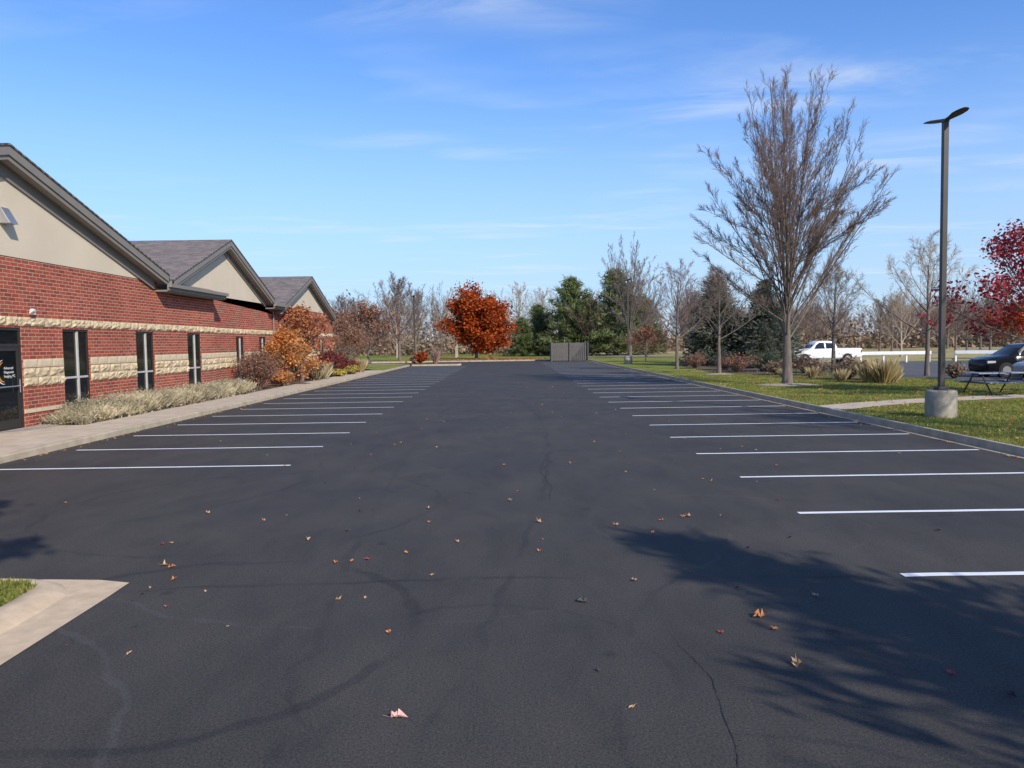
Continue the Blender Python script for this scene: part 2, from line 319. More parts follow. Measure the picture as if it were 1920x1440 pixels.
for i in range(0,50): 
    y=-2+i*1.55
    if y<62: b.add([(-11.54,y,0.1375),(XL-0.17,y,0.1375),(XL-0.17,y+0.014,0.1375),(-11.54,y+0.014,0.1375)],[(0,1,2,3)])
b.build("sidewalk_joints",[mat("joint_dark",(0.2,0.17,0.13),None,3,0.95)],kind="structure")
slab("planting_bed",-13.7,-11.55,20.9,66,0.12,M_soil)
slab("lawn",-70,-11.55,-25,9.9,0.12,M_lawn)
sheet("gravel_strip",[[(-12.85,18.9),(-12.3,20.0),(-11.9,22.5),(-11.7,24),(-12.3,25),(-12.85,25)]],0.142,M_gravel)
b=MB()
isl=[(-9.7,77.4),(-5.2,77.4),(-4.8,77.8),(-4.8,79.2),(-5.2,79.6),(-9.7,79.6)]
b.add([(x,y,0.15) for x,y in isl]+[(x,y,-0.02) for x,y in isl],[tuple(range(6))]+[(i+6,(i+1)%6+6,(i+1)%6,i) for i in range(6)])
b.build("traffic_island",[M_conc2],kind="structure")
sheet("island_planting",[[(-9.4,77.6),(-5.3,77.6),(-5.0,77.9),(-5.0,79.1),(-5.3,79.4),(-9.4,79.4)]],0.156,M_lawn)
# near-left island: lawn, rolled kerb, flared gutter pan
M_warm=mat("warm_concrete",(0.66,0.50,0.325),(0.50,0.375,0.24),6,0.9,0.35,70)
sheet("gutter",[[(-14,7.26),(-4.4,7.26),(-3.9,7.22),(-3.58,7.12),(-3.57,6.7),(-3.58,-8),(-3.98,-8),(-3.98,6.6),(-14,7.0)]],0.006,M_warm)
outer=[(-14,7.20),(-6,7.20),(-4.7,7.20),(-4.4,7.17),(-4.18,7.08),(-4.04,6.94),(-3.96,6.72),(-3.94,6.4),(-3.94,4),(-3.94,-8)]
inner=[(-14,7.03),(-6,7.03),(-4.75,7.03),(-4.55,7.01),(-4.40,6.95),(-4.31,6.85),(-4.27,6.68),(-4.25,6.4),(-4.25,4),(-4.25,-8)]
b=MB(); vs=[]
for (ox,oy),(ix,iy) in zip(outer,inner):
    for t,z in ((0,.003),(.1,.02),(.25,.042),(.42,.06),(.6,.07),(.96,.072),(1,.055)): vs.append((ox+(ix-ox)*t,oy+(iy-oy)*t,z))
b.add(vs,[(i*7+k,(i+1)*7+k,(i+1)*7+k+1,i*7+k+1) for i in range(9) for k in range(6)],0,True); b.build("curb",[M_warm],kind="structure")
b=MB(); ip=[(x,y) for x,y in inner]+[(-14,-8)]; n=len(ip); b.add([(x,y,.064) for x,y in ip],[tuple(range(n))]); b.build("island_lawn",[M_lawn],kind="structure")
path=[(9.5,22.0),(11.5,23.4),(13.8,24.5),(18,25.8),(30,28),(30,29.3),(18,27.0),(13.5,25.7),(11.2,24.6),(9.5,23.6)]
sheet("footpath",[path],0.136,M_conc)
sheet("side_lot",[[(20.6,40),(80,40),(80,66),(27,66),(24,62),(19.5,50)]],0.13,M_asph2)
sheet("mulch_bed",[[(13.5,50),(15,41),(16.5,36.0),(18.8,36),(19.6,40.5),(18.8,49.5),(22,62),(14,66)]],0.126,M_soil)
def collar(x,y,r):
    b=MB(); ring=[(x+r*1.1*math.cos(t*0.3927)*(1+0.08*math.sin(3*t)),y+r*math.sin(t*0.3927),0.13) for t in range(16)]; b.add(ring+[(x,y,0.2)],[(i,(i+1)%16,16) for i in range(16)])
    b.build("tree_mulch_ring",[M_gravel],kind="structure")
collar(12.7,34.9,1.2); collar(12.8,46.6,.8)
def stall(x0,x1,y,wd=0.1):
    b=MB(); n=14; rj=random.Random(int(y*100)); vs=[]
    for i in range(n+1):
        x=x0+(x1-x0)*i/n; a=y+rj.uniform(-0.006,0.006); vs+=[(x,a-wd/2+rj.uniform(-.004,.004),0.005),(x,a+wd/2+rj.uniform(-.004,.004),0.005)]
    b.add(vs,[(2*i,2*i+2,2*i+3,2*i+1) for i in range(n)])
    b.build("parking_line",[M_paint],kind="structure")
for k in range(25): stall(XL+0.45 if k else XL+0.2,-4.02+R.uniform(-.05,.05),14.1+2.57*k)
for k in range(31): stall(3.66+R.uniform(-.05,.05),XR-0.25,7.0+2.6*k)
M_crack=mat("crack",(0.022,0.021,0.02),None,5,0.9)
def ribbon(name,pts,wd,z,m,rj,jit):
    b=MB(); P=[]
    for i in range(len(pts)-1):
        a,c=Vector(pts[i]),Vector(pts[i+1]); n=max(2,int((c-a).length/0.05))
        for k in range(n): P.append(a.lerp(c,k/n))
    P.append(Vector(pts[-1])); vs=[]; off=0
    for i,p in enumerate(P):
        d=(P[min(i+1,len(P)-1)]-P[max(i-1,0)]).normalized(); nn=Vector((-d.y,d.x)); off=off*0.9+rj.uniform(-jit,jit)
        ww=wd*(0.2+0.8*rj.random())*min(1,0.2+i*0.1,0.2+(len(P)-1-i)*0.1); 
        for s in (-1,1): q=p+nn*(off+s*ww/2); vs.append((q.x,q.y,z))
    b.add(vs,[(2*i,2*i+1,2*i+3,2*i+2) for i in range(len(P)-1)]); b.build(name,[m],kind="structure")
rj=random.Random(3)
ribbon("asphalt_crack",[(1.2,5.6),(1.28,4.9),(1.22,4.4),(1.1,3.6),(1.15,3.0)],0.008,0.004,M_crack,rj,0.010)
ribbon("asphalt_crack",[(0.75,15),(0.5,13),(0.65,11.5),(0.55,10.5)],0.012,0.004,M_crack,rj,0.015)
# ------------------------------------------------------------------ building
BL=(-12.9,36,0)
bld=thing("office_building",BL,"single-storey red brick office building with three cream stucco gables","building")
def facade(b,X,y0,y1,z0,z1,ops,dep=0.12):
    ys=sorted({y0,y1,*[o[0] for o in ops],*[o[1] for o in ops]}); zs=sorted({z0,z1,*[o[2] for o in ops],*[o[3] for o in ops]})
    for i in range(len(ys)-1):
        for j in range(len(zs)-1):
            cy=(ys[i]+ys[i+1])/2; cz=(zs[j]+zs[j+1])/2
            if any(o[0]<cy<o[1] and o[2]<cz<o[3] for o in ops): continue
            b.add([(X,ys[i],zs[j]),(X,ys[i+1],zs[j]),(X,ys[i+1],zs[j+1]),(X,ys[i],zs[j+1])],[(0,1,2,3)])
    for a,c,d,e in ops:
        b.add([(X,a,d),(X,a,e),(X-dep,a,e),(X-dep,a,d)],[(0,1,2,3)]); b.add([(X,c,d),(X-dep,c,d),(X-dep,c,e),(X,c,e)],[(0,1,2,3)])
        b.add([(X,a,d),(X-dep,a,d),(X-dep,c,d),(X,c,d)],[(0,1,2,3)]); b.add([(X,a,e),(X,c,e),(X-dep,c,e),(X-dep,a,e)],[(0,1,2,3)])
X1,X2=-12.9,-13.2
YE=58.2
win1=[(22.4,23.8,0.55,2.78),(26.8,28.15,0.55,2.78),(31.1,32.45,0.55,2.78)]
door=(19.3,20.5,0.13,2.78)
win2=[(37.5,38.6,0.55,2.7),(41.0,42.1,0.55,2.7),(47,48.2,0.55,2.7),(54,55.2,0.55,2.7)]
b=MB(BL)
facade(b,X1,8,34.0,0,4.0,win1+[door]); facade(b,X2,34.0,YE,0,4.0,win2)
b.add([(X1,34.0,0),(X2,34.0,0),(X2,34.0,4.3),(X1,34.0,4.3)],[(0,1,2,3)])
b.add([(X2,YE,0),(-26,YE,0),(-26,YE,4.0),(X2,YE,4.0)],[(0,1,2,3)])
b.add([(X1,8,0),(-26,8,0),(-26,8,4.0),(X1,8,4.0)],[(0,3,2,1)])
b.add([(-26,8,0),(-26,YE,0),(-26,YE,4.0),(-26,8,4.0)],[(0,3,2,1)])
G=[(X1,19.7,9.0,7.35,4.85,0.40,8,34.0),(X2,36.1,6.4,7.13,4.76,0.34,34.0,YE),(X2,50.8,6.9,6.7,4.34,0.32,34.0,YE)]
zcs=[4.62,4.5,4.5]
st=MB(BL)
for (X,yc,hw,zp,ze,th,wy0,wy1),zc in zip(G,zcs):
    s=(zp-ze)/hw; zpu=zp-th+0.02
    def yy(z): return (zpu-z)/s
    a0=max(wy0,yc-yy(4.0)); a1=min(wy1,yc+yy(4.0)); c0=yc-yy(zc); c1=yc+yy(zc)
    pts=[(X,a0,4.0),(X,a1,4.0)]
    if a1<yc+yy(4.0): pts.append((X,a1,zpu-s*(a1-yc)))
    pts+=[(X,c1,zc),(X,c0,zc)]
    if a0>yc-yy(4.0): pts.append((X,a0,zpu-s*(yc-a0)))
    b.add(pts,[tuple(range(len(pts)))])
    st.add([(X+0.02,c0,zc),(X+0.02,c1,zc),(X+0.02,yc,zpu),(X-0.1,c0,zc),(X-0.1,c1,zc)],[(0,1,2),(0,3,4,1)])
b.box(X1-0.3,X1-0.002,28.9,33.998,4.001,4.22)
b.box(X2-0.3,X2-0.002,42.3,45.0,4.001,4.3)
b.build("wall",[M_brick],bld,label="red brick wall with lighter mortar")
st.build("gable_wall",[M_stucco],bld,label="cream stucco gable walls")
for gi,(X,yc,hw,zp,ze,th,wy0,wy1) in enumerate(G):
    ov=0.42; xf=X+ov; xb=-27; rb=MB(BL); tb=MB(BL)
    for sg in (-1,1):
        e=yc+sg*hw; t=0.05
        f=[(xf+0.03,yc,zp+t),(xb,yc,zp+t),(xb,e,ze+t),(xf+0.03,e,ze+t),(xf+0.03,yc,zp),(xb,yc,zp),(xb,e,ze),(xf+0.03,e,ze)]
        rb.add(f,[(0,1,2,3) if sg>0 else (3,2,1,0),(4,7,6,5),(0,3,7,4),(3,2,6,7),(1,5,6,2)])
        def board(x0,x1,zt,zb,yend):
            zz=lambda y,o: zp-(zp-ze)*abs(y-yc)/hw-o
            q=[(x1,yc,zp-zt),(x1,yend,zz(yend,zt)),(x1,yend,zz(yend,zb)),(x1,yc,zp-zb)]
            p=[(x0,a,c) for _,a,c in q]
            tb.add(q+p,[(0,1,2,3),(4,7,6,5),(0,4,5,1),(1,5,6,2),(2,6,7,3)])
        board(xf-0.04,xf,0.001,0.24,e); board(xf-0.12,xf-0.041,0.12,0.36,e-sg*0.06)
        board(X+0.022,X+0.07,0.30,th+0.26,e-sg*0.5)
        zz=lambda y: zp-(zp-ze)*abs(y-yc)/hw-0.3
        tb.add([(xf-0.12,yc,zz(yc)),(xf-0.12,e,zz(e)),(X,e,zz(e)),(X,yc,zz(yc))],[(0,3,2,1)],1)
        tb.box(xb,xf,min(e,e-sg*0.04),max(e,e-sg*0.04),ze-0.32,ze-0.002)
    rb.build("roof",[M_shin],bld,label="grey shingled gable roof")
    tb.build("roof_trim",[M_trim,M_soffit],bld,label="taupe stepped rake boards")
def eave(y0,y1,X,zt,rise,bk):
    e=MB(BL); xf=X+0.5; e.box(xf-0.05,xf,y0,y1,zt-0.22,zt); e.box(xf+0.002,xf+0.11,y0,y1,zt-0.10,zt+0.03); e.box(X-0.05,xf-0.052,y0,y1,zt-0.26,zt-0.2)
    e.add([(xf,y0,zt+0.001),(xf,y1,zt+0.001),(xf-bk,y1,zt+rise),(xf-bk,y0,zt+rise)],[(0,1,2,3)],1)
    e.add([(xf,y1,zt),(xf-bk,y1,zt+rise),(xf-bk,y1,zt-0.22),(xf,y1,zt-0.22)],[(0,3,2,1)])
    e.build("eave",[M_trim,M_shin],bld)
eave(28.4,34.2,X1,4.52,0.28,0.95); eave(42.2,44.2,X2,4.5,1.5,4)
def blocks(b,X,y0,y1,z0,z1,bw,rough,rj):
    y=y0
    while y<y1-0.02:
        e=min(y1,y+bw*rj.uniform(0.75,1.25)); 
        if y1-e<0.12: e=y1
        n,m=7,5; vs=[];pr=0.045 if rough else 0.022
        tl=rj.uniform(-.02,.02); tz=rj.uniform(-.012,.012)
        for j in range(m):
            for i in range(n):
                ed=i in(0,n-1) or j in(0,m-1)
                yy_=y+(e-y)*i/(n-1); zz_=z0+(z1-z0)*j/(m-1)
                if not ed and rough: yy_+=rj.uniform(-.015,.015); zz_+=rj.uniform(-.01,.01)
                if i==0: yy_+=0.005
                if i==n-1: yy_-=0.005
                vs.append((X+(0.012 if ed else pr+(rj.uniform(-.02,.024)+tl*(i-3)/3+tz*(j-2) if rough else 0)),yy_,zz_))
        fs=[(j*n+i,j*n+i+1,(j+1)*n+i+1,(j+1)*n+i) for j in range(m-1) for i in range(n-1)]
        top=[(X-0.01,v[1],v[2]) for v in vs[(m-1)*n:]]; bot=[(X-0.01,v[1],v[2]) for v in vs[:n]]
        b.add(vs+top+bot,fs+[((m-1)*n+i,(m-1)*n+i+1,m*n+i+1,m*n+i) for i in range(n-1)]+[(i+1,i,m*n+n+i,m*n+n+i+1) for i in range(n-1)],0)
        y=e
rj=random.Random(11)
b=MB(BL); b2=MB(BL)
blocks(b,X1,8,34.03,2.83,3.07,0.62,True,rj); blocks(b,X2,34.05,YE,2.83,3.07,0.62,True,rj)
def gaps(y0,y1,ops):
    c=y0; o=[]
    for a in sorted(ops): o.append((c,a[0]-0.005)); c=a[1]+0.005
    o.append((c,y1)); return [(p,q) for p,q in o if q-p>0.1]
for X,y0,y1,ops in ((X1,8,34.03,win1+[door]),(X2,34.05,YE,win2)):
    for p,q in gaps(y0,y1,ops):
        blocks(b,X,p,q,1.21,1.448,0.62,True,rj); blocks(b,X,p,q,1.455,1.70,0.62,True,rj); blocks(b2,X,p,q,1.72,1.94,0.6,False,rj); b2.box(X-.01,X+.02,p,q,0.5,0.6)
b.build("rock_face_band",[M_stone],bld,label="tan rock-faced stone courses")
b2.build("smooth_stone_band",[M_stone2],bld,label="smooth tan stone courses")
def window(X,a,c,d,e):
    loc=(X-0.09,(a+c)/2,d); L=tuple(loc[i]-BL[i] for i in range(3)); hw=(c-a)/2-0.003; h=e-d-0.003
    f=MB(); f.box(0,0.06,-hw,-hw+0.06,0.003,h); f.box(0,0.06,hw-0.06,hw,0.003,h); f.box(0,0.06,-hw+.06,hw-.06,0.003,0.06); f.box(0,0.06,-hw+.06,hw-.06,h-0.06,h)
    f.box(0.005,0.065,0.08,0.15,0.06,h-.06,1); f.box(0.004,0.055,-hw+.06,hw-.06,0.78,0.84,1); f.box(0.02,0.16,-hw-0.0,hw,-0.06,0.002,2)
    fo=f.build("window",[M_frame,M_mull,M_stone2],bld,loc=L)
    g=MB(); g.add([(0.02,-hw+.05,0.05),(0.02,hw-.05,0.05),(0.02,hw-.05,h-.05),(0.02,-hw+.05,h-.05)],[(0,1,2,3)]); g.build("glass",[M_glass],fo)
for o in win1: window(X1,*o)
for o in win2: window(X2,*o)
L=(X1-0.08-BL[0],19.9-BL[1],0.13)
f=MB(); f.box(0,0.06,-0.597,-0.53,0,2.64); f.box(0,0.06,0.53,0.597,0,2.64); f.box(0,0.06,-0.53,0.53,2.58,2.64); f.box(0,0.06,-0.53,0.53,2.15,2.23)
f.box(0.01,0.05,-0.525,-0.42,0.01,2.14); f.box(0.01,0.05,0.42,0.525,0.01,2.14); f.box(0.01,0.05,-.42,.42,0.01,0.26); f.box(0.01,0.05,-.42,.42,2.04,2.14)
do=f.build("door",[M_frame],bld,loc=L,label="glazed bronze-framed entrance door with lettering")
g=MB(); g.add([(0.03,-.42,.26),(0.03,.42,.26),(0.03,.42,2.04),(0.03,-.42,2.04)],[(0,1,2,3)]); g.add([(0.03,-.53,2.23),(0.03,.53,2.23),(0.03,.53,2.58),(0.03,-.53,2.58)],[(0,1,2,3)]); g.build("glass",[M_glass],do)
g=MB(); g.tube([(0.12,-.42,1.12),(0.12,.42,1.12)],[.018]*2,8); g.tube([(0.03,.38,1.12),(0.12,.38,1.12)],[.014]*2,6); g.tube([(0.03,-.38,1.12),(0.12,-.38,1.12)],[.014]*2,6); g.tube([(0.12,.40,0.95),(0.12,.40,1.3)],[.016]*2,6)
g.build("handle",[M_metal],do)
def text(body,size,loc,parent,m,name):
    c=bpy.data.curves.new(name,'FONT'); c.body=body; c.size=size; c.extrude=0.001; t=bpy.data.objects.new(name,c); link(t)
    bpy.context.view_layer.update(); me=bpy.data.meshes.new_from_object(t.evaluated_get(bpy.context.evaluated_depsgraph_get()))
    bpy.data.objects.remove(t); me.transform(Matrix(((0,0,1,0),(1,0,0,0),(0,1,0,0),(0,0,0,1)))); me.materials.clear(); me.materials.append(m)
    return mobj(name,me,parent,loc)
text("Advanced",0.095,(0.036,-0.10,1.57),do,M_white,"lettering")
text("Diagnostic",0.095,(0.036,-0.10,1.465),do,M_white,"lettering")
text("Imaging, PC",0.095,(0.036,-0.10,1.36),do,M_white,"lettering")
for nm,rad_,mm_,lb in (("logo",.25,M_orange,"orange crescent logo"),("logo_outline",.31,M_white,"thin white crescent line of the logo")):
    g=MB(); vs=[]
    for i in range(21):
        t=math.radians(95+i*9); w_=(0.03 if nm=="logo" else .02)*math.sin(math.pi*i/20)+0.003
        vs+=[(0.037,-0.10+(rad_-w_)*math.cos(t)*0.9,1.5+(rad_-w_)*math.sin(t)),(0.037,-0.10+(rad_+w_)*math.cos(t)*0.9,1.5+(rad_+w_)*math.sin(t))]
    g.add(vs,[(2*i,2*i+1,2*i+3,2*i+2) for i in range(20)]); g.build(nm,[mm_],do,label=lb)
g=MB((0,0,0)); g.add([(0,-.17,0),(0,.17,0),(0,.17,.42),(0,-.17,.42),(.30,-.17,0),(.30,.17,0),(.06,.17,.42),(.06,-.17,.42)],[(0,3,2,1),(4,5,6,7),(0,4,7,3),(1,2,6,5),(2,3,7,6),(0,1,5,4)])
g.build("wall_lamp",[M_metal],bld,bevel=0.01,loc=(X1+0.022-BL[0],19.95-BL[1],5.42),label="metal wedge wall light")
g=MB(); g.tube([(0,0,0),(0.12,0,0)],[.05,.04],10); g.tube([(0.10,0.02,0.02),(0.10,0.02,.07),(0.14,-0.16,.07),(0.14,-0.20,.06)],[.03,.05,.05,.045],10)
g.build("security_camera",[M_white],bld,bevel=0,loc=(X1-BL[0],20.95-BL[1],3.18),label="small white wall camera")
g=MB(); g.tube([(0,0,4.15),(0,0,0.3),(0.12,0,0.2)],[.045]*3,8); g.build("downspout",[M_trim],bld,loc=(X2+0.06-BL[0],43.4-BL[1],0))
# ------------------------------------------------------------------ vegetation tools
def tubes_np(segs,k):
    S=np.array(segs,dtype=np.float64)
    p0,p1,r0_,r1_=S[:,0:3],S[:,3:6],S[:,6],S[:,7]; d=p1-p0; d/=np.linalg.norm(d,axis=1,keepdims=True)+1e-9
    ref=np.where(np.abs(d[:,2:3])<0.9,np.array([[0,0,1.0]]),np.array([[1.0,0,0]])); a=np.cross(d,ref); a/=np.linalg.norm(a,axis=1,keepdims=True)+1e-9; c=np.cross(d,a)
    v=np.zeros((len(S),2,k,3))
    for i in range(k):
        t=2*math.pi*i/k; o=a*math.cos(t)+c*math.sin(t); v[:,0,i]=p0+o*r0_[:,None]; v[:,1,i]=p1+o*r1_[:,None]
    base=(np.arange(len(S))*2*k)[:,None,None]; i=np.arange(k); j=(i+1)%k
    f=np.stack([i,j,j+k,i+k],axis=1)[None]+base
    return v.reshape(-1,3),f.reshape(-1,4)
def cards(P,size,rng,el=1.6,up=0.4,var=0.5):
    P=np.asarray(P); n=len(P); nr=rng.normal(size=(n,3)); nr[:,2]=np.abs(nr[:,2])+up; nr/=np.linalg.norm(nr,axis=1,keepdims=True)
    a=np.cross(nr,rng.normal(size=(n,3))); a/=np.linalg.norm(a,axis=1,keepdims=True)+1e-9; c=np.cross(nr,a)
    s=size*(1+var*rng.uniform(-1,1,size=(n,1)))
    v=np.stack([P-a*s*el/2,P+c*s/2-a*s*0.1,P+a*s*el/2,P-c*s/2-a*s*0.1],axis=1)
    return v.reshape(-1,3),np.arange(n*4).reshape(n,4)
def norm3(v):
    l=math.sqrt(v[0]**2+v[1]**2+v[2]**2)+1e-9; return (v[0]/l,v[1]/l,v[2]/l)
def grow(rj,out,p,d,L,r,lev,P):
    n=P['steps'][lev]; st=L/n; pts=[p]; ds=[d]; u=P['up'][lev]; wb=P['wob'][lev]
    for i in range(n):
        d=norm3((d[0]+rj.uniform(-wb,wb),d[1]+rj.uniform(-wb,wb),d[2]+rj.uniform(-wb,wb)+u)); p=(p[0]+d[0]*st,p[1]+d[1]*st,p[2]+d[2]*st); pts.append(p); ds.append(d)
    rad=[r*(1-0.78*i/n) for i in range(n+1)]; out[lev].append((pts,rad))
    if lev+1>=P['levels']: return
    nc=P['nch'][lev]; t0=P['t0'] if lev==0 else 0.15
    for k in range(nc):
        t=t0+(0.98-t0)*(k+rj.random())/nc; x=t*n; i=min(n-1,int(x)); fr=x-i
        q=tuple(pts[i][c]+(pts[i+1][c]-pts[i][c])*fr for c in range(3)); dd=ds[i+1]
        ang=math.radians(P['ang'][lev]*rj.uniform(0.65,1.3)); az=rj.uniform(0,2*math.pi)
        rf=(0,0,1) if abs(dd[2])<0.9 else (1,0,0); a=norm3((dd[1]*rf[2]-dd[2]*rf[1],dd[2]*rf[0]-dd[0]*rf[2],dd[0]*rf[1]-dd[1]*rf[0])); c=(dd[1]*a[2]-dd[2]*a[1],dd[2]*a[0]-dd[0]*a[2],dd[0]*a[1]-dd[1]*a[0])
        ca,sa=math.cos(ang),math.sin(ang); x1,y1=math.cos(az)*sa,math.sin(az)*sa
        nd=(dd[0]*ca+a[0]*x1+c[0]*y1,dd[1]*ca+a[1]*x1+c[1]*y1,dd[2]*ca+a[2]*x1+c[2]*y1)
        grow(rj,out,q,nd,max(P['minL'],L*P['ratio'][lev]*(1.15-0.75*t)*rj.uniform(0.7,1.2)),max(P['minr'],r*(1-0.78*t)*P['rr']),lev+1,P)
def bare_tree(seed,Ht,trunk_h,tr,nl,a_lo,a_hi,levels=4,nch=(9,7,6),minr=0.006,leader=0.72,limbL=0.62,lup=0.10,wobk=1.0,ang=(34,36,38,40),ratio=(.42,.48,.5,.5),rr=.55,lr=(.45,.65),t0=.15,tp=1.15,env=None,af=1.14):
    rj=random.Random(seed); P=dict(levels=levels,steps=[7,5,4,3,2][:levels],up=[lup,0.06,0.04,0.03,0.02],wob=[.07*wobk,.12*wobk,.16*wobk,.2,.25],nch=list(nch)+[0],ang=list(ang),ratio=list(ratio),minL=0.2,minr=minr,rr=rr,t0=t0)
    out=[[] for _ in range(levels)]; trunk=[(0,0,-0.15)]; rad=[tr*1.35]; n=9; top=Ht*leader; x=y=0
    for i in range(1,n+1):
        z=top*i/n; x+=rj.uniform(-.03,.03)*z*0.35; y+=rj.uniform(-.03,.03)*z*0.35; trunk.append((x,y,z)); rad.append(tr*(1-0.85*(i/n)**0.8)+0.012)
    trunk.insert(1,(0,0,0.25)); rad.insert(1,tr*1.05)
    for k in range(nl):
        t=(k+rj.random()*0.8)/nl; z=trunk_h+(top-trunk_h)*t**tp*0.97
        i=max(j for j in range(len(trunk)-1) if trunk[j][2]<=z); fr=(z-trunk[i][2])/(trunk[i+1][2]-trunk[i][2])
        q=tuple(trunk[i][c]+(trunk[i+1][c]-trunk[i][c])*fr for c in range(3)); az=k*2.4+rj.uniform(-.5,.5); ang_=math.radians(a_lo+(a_hi-a_lo)*t+rj.uniform(-6,6))
        Lm=(Ht-z)*limbL*rj.uniform(.85,1.12)/max(.6,math.cos(ang_*0.6)); lrk=1
        if env: # aim each limb at a point on an oval crown outline (radius, height of widest point, bottom)
            er,ez,eb=env; u=rj.random(); zt=max(z+2.2*(Ht/14.7),eb+(Ht-eb)*(.22+.78*u)); zt=min(zt,Ht*.985)
            hh=(Ht-ez) if zt>ez else (ez-eb)*1.1; e=er*math.sqrt(max(0.0,1-((zt-ez)/hh)**2))*rj.choice([1,1,.95,.8,.6,.4])*rj.uniform(.93,1.03)
            dz=zt-z; ang_=math.atan2(e,dz)*af; Lm=math.hypot(e,dz)*.97; lrk=.75+.5*Lm/Ht
        d=(math.cos(az)*math.sin(ang_),math.sin(az)*math.sin(ang_),math.cos(ang_)); rr_=(rad[i]+(rad[i+1]-rad[i])*fr)*rj.uniform(*lr)*lrk
        grow(rj,out,q,d,Lm,rr_,0,P)
    return trunk,rad,out
def segs_of(branches):
    s=[]
    for pts,rad in branches:
        for i in range(len(pts)-1): s.append((*pts[i],*pts[i+1],rad[i],rad[i+1]))
    return s
def tree_parts(data,bark,twig,parent,leaf=None,nleaf=0,lsize=0.1,seed=1,jit=0.25):
    trunk,rad,out=data; b=MB(); b.tube(trunk,rad,10,0)
    for pts,rd in out[0]: b.tube(pts,rd,6,0)
    b.build("trunk",[bark],parent)
    ch=[]
    for lev in range(1,len(out)):
        s=segs_of(out[lev])
        if s: v,f=tubes_np(s,4 if lev==1 else 3); ch.append((v,f,0))
    mats=[twig]
    if leaf:
        rng=np.random.default_rng(seed); ends=np.array([p for br in out[-1]+out[-2] for p in br[0][1:]]); 
        idx=rng.integers(0,len(ends),nleaf); P=ends[idx]+rng.normal(size=(nleaf,3))*jit; P[:,2]=np.maximum(P[:,2],.15); v,f=cards(P,lsize,rng); ch.append((v,f,1)); mats.append(leaf)
    mobj("crown",fast_mesh("crown",ch,mats),parent)
t=thing("bare_tree",(12.7,34.9,0.12),"tall leafless shade tree with ascending limbs in lawn","tree")
tree_parts(bare_tree(8,14.2,1.9,0.23,84,50,10,levels=4,nch=(15,6,4),minr=0.0072,leader=0.56,lup=0.014,wobk=.38,ang=(20,25,30,34),ratio=(.20,.48,.5,.5),rr=.5,lr=(.19,.30),t0=.2,tp=1.0,env=(4.45,7.8,2.6),af=1.06),M_bark,M_twiggrey,t)
g1="young leafless trees along the lawn"
def small(loc,seed,h,lab,tw=M_twig,th=2.0,tr=0.13,**k):
    t=thing("bare_tree",loc,lab,"tree",g1); tree_parts(bare_tree(seed,h,th,tr,16,64,18,levels=4,nch=(9,6,4),minr=0.0075,lup=0.07,wobk=.7,lr=(.32,.5),rr=.45,**k),M_bark,tw,t); return t
s1=small((12.8,46.6,0.12),21,7.2,"small leafless tree with rounded twiggy crown in mulch ring")
s2=small((12.4,56.4,0.12),22,8.8,"slender leafless tree on lawn beside kerb",M_twigred)
s3=small((22.4,41.0,0.12),23,8.2,"small leafless tree beside side parking lot",M_tan)
copy_thing(s1,(19.5,46,0.12),2.1,1.0,"small leafless tree among brown shrubs")
g2="leafless trees in the background"
ta=thing("bare_tree",(-13.5,96,0.1),"broad leafless tree on far lawn","tree",g2); tree_parts(bare_tree(31,12.0,1.8,0.22,22,55,14,levels=4,nch=(10,7,4),minr=0.013,wobk=.6,lr=(.32,.5),rr=.45),M_bark,M_twiggrey,ta)
tb_=thing("bare_tree",(14.8,93,0.1),"tall leafless tree with upright crown on far lawn","tree",g2); tree_parts(bare_tree(32,15.0,2.3,0.24,40,46,10,levels=4,nch=(10,6,4),minr=0.012,wobk=.5,lr=(.24,.36),rr=.5,leader=.55,lup=.015,ang=(22,30,34,36),ratio=(.24,.46,.5,.5),env=(4.3,8.0,3.0),af=1.08),M_bark,M_twig,tb_)
tcn=thing("bare_tree",(-8.5,128,0.1),"pale leafless tree at field edge","tree",g2); tree_parts(bare_tree(33,12.5,1.5,0.2,18,60,16,levels=4,nch=(7,5,4),minr=0.016,wobk=.8,lr=(.35,.5)),M_tan,M_tan,tcn)
rb=random.Random(5)
spots=[(ta,-24,112,.85),(tb_,-30,118,.7),(tcn,-18,125,.9),(tcn,-3,130,1.0),(tcn,2,140,1.15),(tcn,6,135,1.12),(tcn,11,132,1.2),(tb_,18,100,.72),(ta,22,92,.8),(tcn,32,120,.85),(ta,38,108,.75),(tb_,27,118,.75),(ta,50,125,.8),(ta,56,112,.68),(ta,70,120,.8),(tb_,77,125,.7),(ta,66,105,.7),(ta,84,118,.7),(tcn,42,82,.62),(tb_,55,92,.5),(ta,-38,110,.9),(tcn,-46,120,.9),(tb_,-12,140,.95),(ta,13,118,.85),(tb_,90,130,.8),(tcn,98,128,.8),(ta,17.5,74,.6),(tcn,-22,92,.62),(ta,28,84,.7),(tcn,31,88,.7),(ta,-32,128,.95),(tcn,-8,118,.7),(ta,61,126,.8),(tb_,73,134,.75),(ta,79,138,.85),(ta,48,134,.85),(ta,-16,134,1),(ta,-27,136,1)]
for s,x,y,sc in spots: copy_thing(s,(x,y,0.1),rb.uniform(0,6.28),sc*rb.uniform(.92,1.08),"leafless grey-brown tree at edge of far field")
t=thing("bare_tree",(15.5,10.5,0.12),"leafless tree in lawn beside the parking lot","tree"); tree_parts(bare_tree(41,10.5,2.2,0.2,16,55,16,levels=4,nch=(8,6,3),minr=0.012),M_bark,M_twig,t)
t=thing("maple_tree",(-0.15,-2.3,0.0),"tall slim maple with sparse high crown near the entrance","tree")
